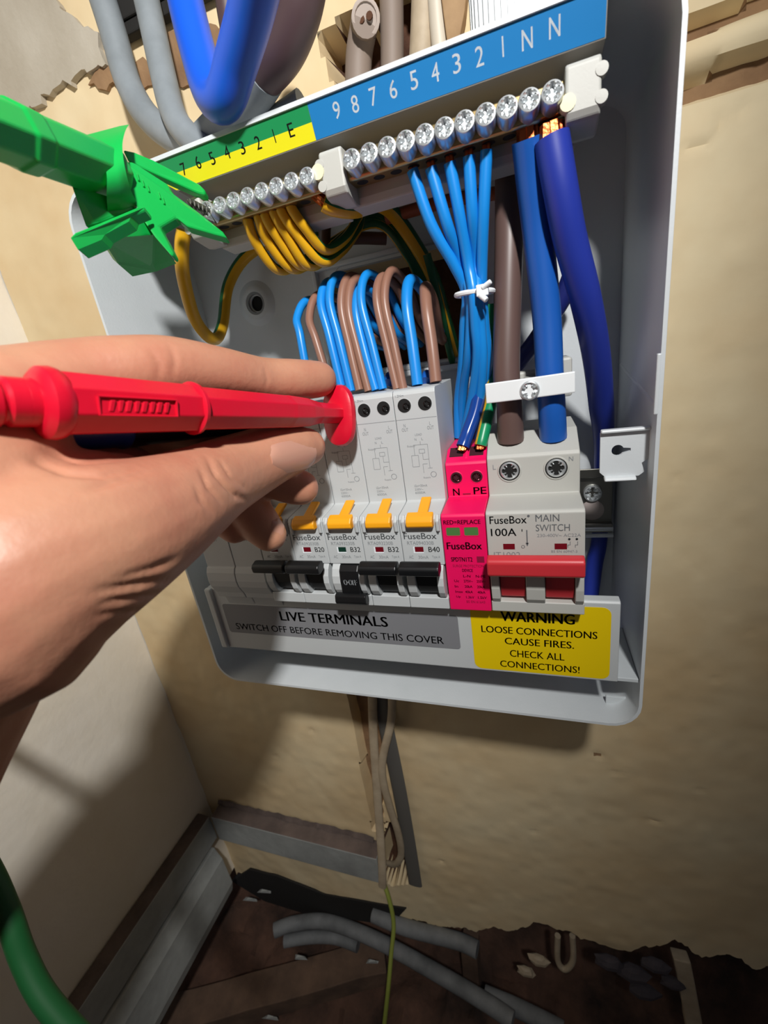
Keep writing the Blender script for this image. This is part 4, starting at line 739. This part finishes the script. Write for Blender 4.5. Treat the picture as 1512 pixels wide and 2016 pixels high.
for k in range(6):
    p = cp(372+k*8, 396+k*4.2, -1); m.loft([[p+Vector((dx, 0, dz))*.8 for dx, dz in ((-1, 1), (1, 1), (.6, -1.6))], [p+FW*6+Vector((dx, 0, dz))*.8 for dx, dz in ((-1, 1), (1, 1), (.6, -1.6))]])
m.build('metal_jaw', M_STEELD, CR, bevel=.2)
slab('trigger', [(136, 466), (146, 457), (200, 436), (268, 408), (284, 405), (284, 414), (258, 424), (254, 436), (206, 462), (200, 472), (152, 492)], -9, 5, M_PGRN, 1.0)
slab('trigger_web', [(138, 360), (232, 392), (268, 408), (200, 436), (168, 446)], -3, 5, M_PGRN)
m = MB(); m.poly([cp(a, b, c) for a, b, c in ((196, 470, -5), (258, 432, -5), (276, 418, -4), (302, 462, -1), (340, 510, 8), (300, 526, 14), (252, 536, 17), (222, 510, 8))], FW*3); m.build('jaw_cheek', M_PGRN, CR, bevel=.5)
m = MB()
for a, b in ((272, 352), (282, 364), (292, 374), (314, 388), (322, 398)): p = cp(a, b, -4); m.loft([[p+Vector((dx, 0, dz))-FW*h for dx, dz in ((-.5, -1.2), (.6, -.9), (.5, 1.2), (-.6, .9))] for h in (-.5, .7)])
m.build('embossed_mark', M_PGRN, LJ, bevel=.2)
m = MB()
for k in range(9):
    p = h0.lerp(h1, .52+.042*k)+(b1*.8-FW*.6).normalized()*7.5; m.loft([[p+hd*dx+b1*dz*.7-FW*(h+dz*.0) for dx, dz in ((-.6, -1), (.3, -1), (.7, 1), (-.2, 1))] for h in (-1, .8)])
m.build('embossed_lettering', M_PGRN, CR, bevel=.15)
m = MB(); m.tube([pd(-150, 205, 92), pd(-330, 260, 96), pd(-520, 700, 122), pd(-420, 1250, 150), pd(-140, 1530, 142), pd(-35, 1690, 134), pd(12, 1790, 130), pd(48, 1890, 129), pd(95, 1975, 128), pd(190, 2075, 128), pd(320, 2180, 128)], 3.3, 16, seg=10); tag(m.build('green_lead', M_PGRND, smooth=True), 'green rubber test lead crossing the lower left corner', 'lead')

# ================================================================== the hand
def limb(mb, pts, n=20, seg=7):
    P = [(*pd(q[0], q[1], q[2]), q[3]) if len(q) == 4 else q[:4] for q in pts]; C_, R_ = smooth(P, 1, seg)
    t0 = (C_[1]-C_[0]).normalized(); t1 = (C_[-1]-C_[-2]).normalized()
    pre = [(C_[0]-t0*R_[0]*math.sin(q), R_[0]*math.cos(q)) for q in (1.45, 1.1, .75, .4)]; post = [(C_[-1]+t1*R_[-1]*math.sin(q), R_[-1]*math.cos(q)) for q in (.4, .75, 1.1, 1.45)]
    allp = pre+list(zip(C_, R_))+post; fr = frames([p for p, r in allp])
    mb.loft([[p+(a*math.cos(2*math.pi*i/n)+b*math.sin(2*math.pi*i/n))*r for i in range(n)] for (p, r), (t, a, b) in zip(allp, fr)])
hb = MB()
limb(hb, [(-900, 2900, 92, 38), (-600, 2180, 92, 33), (-375, 1650, 92, 29), (-195, 1335, 92, 26), (-50, 1140, 93, 22)])                       # forearm to wrist
limb(hb, [(-120, 1080, 86, 25), (-60, 930, 92, 20), (10, 800, 101, 13.5)])                                            # index metacarpal
limb(hb, [(-60, 1050, 96, 24), (0, 920, 108, 19), (50, 830, 116, 13)])                                                # middle metacarpal
limb(hb, [(-60, 1090, 104, 24), (20, 960, 120, 18), (90, 890, 130, 12.5)])
limb(hb, [(-80, 1130, 106, 22), (40, 1020, 128, 15), (120, 960, 138, 11)])
limb(hb, [(10, 792, 101, 12.5), (160, 752, 114, 11.0), (260, 734, 122, 10.2), (338, 727, 130, 9.6), (430, 735, 142, 8.6), (515, 748, 157, 8.1), (580, 748, 166, 7.9), (628, 747, 173, 7.2)])   # index
limb(hb, [(50, 830, 116, 11.5), (240, 800, 135, 9.8), (400, 850, 152, 9.4), (500, 920, 166, 8.4), (560, 950, 172, 8.0), (592, 960, 175, 7.4)])      # middle
limb(hb, [(90, 890, 130, 11), (280, 880, 150, 9.4), (420, 930, 163, 9.2), (480, 990, 170, 8.6), (512, 1032, 173, 8.2), (530, 1052, 174, 7.2)])      # ring
limb(hb, [(120, 960, 138, 10), (280, 960, 158, 8.4), (390, 985, 168, 8.0), (440, 1020, 173, 7.2), (462, 1040, 174, 6.4)])      # little
limb(hb, [(-20, 1170, 88, 25), (80, 1110, 92, 22.5), (190, 1065, 99, 19), (290, 1022, 110, 16.2), (360, 985, 121, 14.2), (420, 950, 134, 12.9), (470, 925, 145, 12.2), (530, 898, 155, 11.0), (580, 884, 163, 9.2), (603, 880, 167, 7.6)])   # thumb
limb(hb, [(40, 1030, 92, 17), (150, 985, 103, 13), (230, 960, 112, 9.5)])                                             # web between thumb and index
limb(hb, [(-20, 985, 98, 13), (90, 950, 106, 9), (190, 925, 116, 8), (262, 918, 124, 6)])
limb(hb, [(-30, 930, 110, 9), (100, 915, 118, 7.5), (230, 895, 126, 6.5)])
limb(hb, [(0, 1170, 92, 24), (120, 1130, 100, 20), (230, 1095, 110, 14)])
me = bpy.data.meshes.new('hand_raw'); me.from_pydata([p*S for p in hb.v], [], hb.f)
bm = bmesh.new(); bm.from_mesh(me); bmesh.ops.recalc_face_normals(bm, faces=bm.faces); bm.to_mesh(me); bm.free()
tmp = bpy.data.objects.new('hand_raw', me); COL.objects.link(tmp)
rm = tmp.modifiers.new('r', 'REMESH'); rm.mode = 'VOXEL'; rm.voxel_size = 0.0008; rm.adaptivity = 0
sm = tmp.modifiers.new('s', 'SMOOTH'); sm.iterations = 18; sm.factor = .6
bpy.context.view_layer.update()
hm = bpy.data.meshes.new_from_object(tmp.evaluated_get(bpy.context.evaluated_depsgraph_get())); bpy.data.objects.remove(tmp)
hm.materials.clear(); hm.materials.append(M_SKIN); hm.name = 'hand'
co = [v.co.copy() for v in hm.vertices]; bvh = BVHTree.FromPolygons(co, [tuple(p.vertices) for p in hm.polygons])
def hit(px, py):
    loc, nor, i, d = bvh.ray_cast(CP*S, ray(px, py).normalized()); return (loc, nor) if loc else (None, None)
from mathutils.kdtree import KDTree
kd = KDTree(len(co))
for i, c in enumerate(co): kd.insert(c, i)
kd.balance(); nors = [v.normal.copy() for v in hm.vertices]; disp = {}
def crease(px, dep_, wid):                    # a skin fold pressed along a line
    P = []
    for (a, b), (c, d) in zip(px, px[1:]):
        for k in range(8): P.append((a+(c-a)*k/8, b+(d-b)*k/8))
    n = len(P)
    for q, (a, b) in enumerate(P):
        loc, nor = hit(a, b)
        if loc is None: continue
        fade = math.sin(math.pi*(q+.5)/n)**.6
        for c, i, dist in kd.find_range(loc, wid*S*2.5):
            v = dep_*fade*math.exp(-(dist/(wid*S))**2)
            if abs(v) > abs(disp.get(i, 0)): disp[i] = v
crease([(408, 900), (425, 935), (462, 975), (492, 985)], .9, .9); crease([(395, 925), (410, 960), (440, 992)], .7, .8); crease([(432, 905), (455, 940), (490, 965)], .6, .7); crease([(385, 955), (395, 985), (420, 1010)], .5, .8)
crease([(60, 905), (130, 930), (200, 935), (290, 915)], 1.1, 1.3); crease([(90, 890), (160, 912), (260, 905)], .8, 1.0); crease([(180, 960), (240, 940), (300, 925)], .8, 1.2)
crease([(190, 1165), (270, 1150), (345, 1140)], .9, 1.2); crease([(200, 1185), (270, 1178), (330, 1165)], .7, 1.0); crease([(225, 1145), (300, 1120), (350, 1100)], .7, 1.2); crease([(190, 1210), (260, 1205), (310, 1190)], .5, .9)
crease([(300, 690), (315, 720), (310, 750)], .35, 1.0); crease([(335, 680), (345, 710), (340, 745)], .35, 1.0); crease([(520, 722), (527, 745), (522, 765)], .3, .8)
for i, v in disp.items(): hm.vertices[i].co = co[i]-nors[i]*v*S
base = pd(-90, 1130, 84); T = thing('person', base, 'hand and forearm reaching in from the left pinching the red probe', 'person')
for v in hm.vertices: v.co -= base*S
hm.polygons.foreach_set('use_smooth', [True]*len(hm.polygons))
ho = bpy.data.objects.new('hand', hm); COL.objects.link(ho); ho.parent = T
def nail(pts_root, tip, width, lift, curve, asp=1.0):
    """nail plate laid on the finger from its root pixel to its tip pixel"""
    l0, n0 = hit(*pts_root); l1, n1 = hit(*tip)
    if l0 is None or l1 is None: return
    l0, l1 = l0/S, l1/S; n_ = (n0+n1).normalized(); t = (l1-l0); L_ = t.length; t.normalize(); n_ = (n_-t*n_.dot(t)).normalized(); u = t.cross(n_).normalized()
    mb = MB(); N1, N2 = 10, 10; top = []
    for layer in (0, 1):
        for i in range(N1+1):
            s_ = i/N1; wv = width*(.72+.28*math.sin(math.pi*min(s_*1.25+.1, .5)))*(1 if s_ < .8 else math.sqrt(max(0, 1-((s_-.8)/.28)**2))) if s_ > .0 else width*.55
            for j in range(N2+1):
                v = (j/N2-.5)*2; mb.v.append(l0+t*(L_*s_)+u*v*wv/2+n_*(lift-curve*v*v-.35*(2*s_-1)**2-layer*.7))
    K = (N1+1)*(N2+1)
    for i in range(N1):
        for j in range(N2): a = i*(N2+1)+j; mb.f.append((a, a+1, a+N2+2, a+N2+1)); mb.mi.append(0); mb.f.append((K+a, K+a+N2+1, K+a+N2+2, K+a+1)); mb.mi.append(0)
    for i in range(N1):
        for j in (0, N2): a = i*(N2+1)+j; b = a+N2+1; mb.f.append((a, b, K+b, K+a)); mb.mi.append(0)
    for j in range(N2):
        for i in (0, N1): a = i*(N2+1)+j; mb.f.append((a, a+1, K+a+1, K+a)); mb.mi.append(0)
    mb.build('finger_nail', M_NAIL, T, smooth=True)
nail((535, 908), (622, 890), 11.0, .75, 1.9)
nail((536, 1025), (556, 1052), 8.0, .4, 1.4)
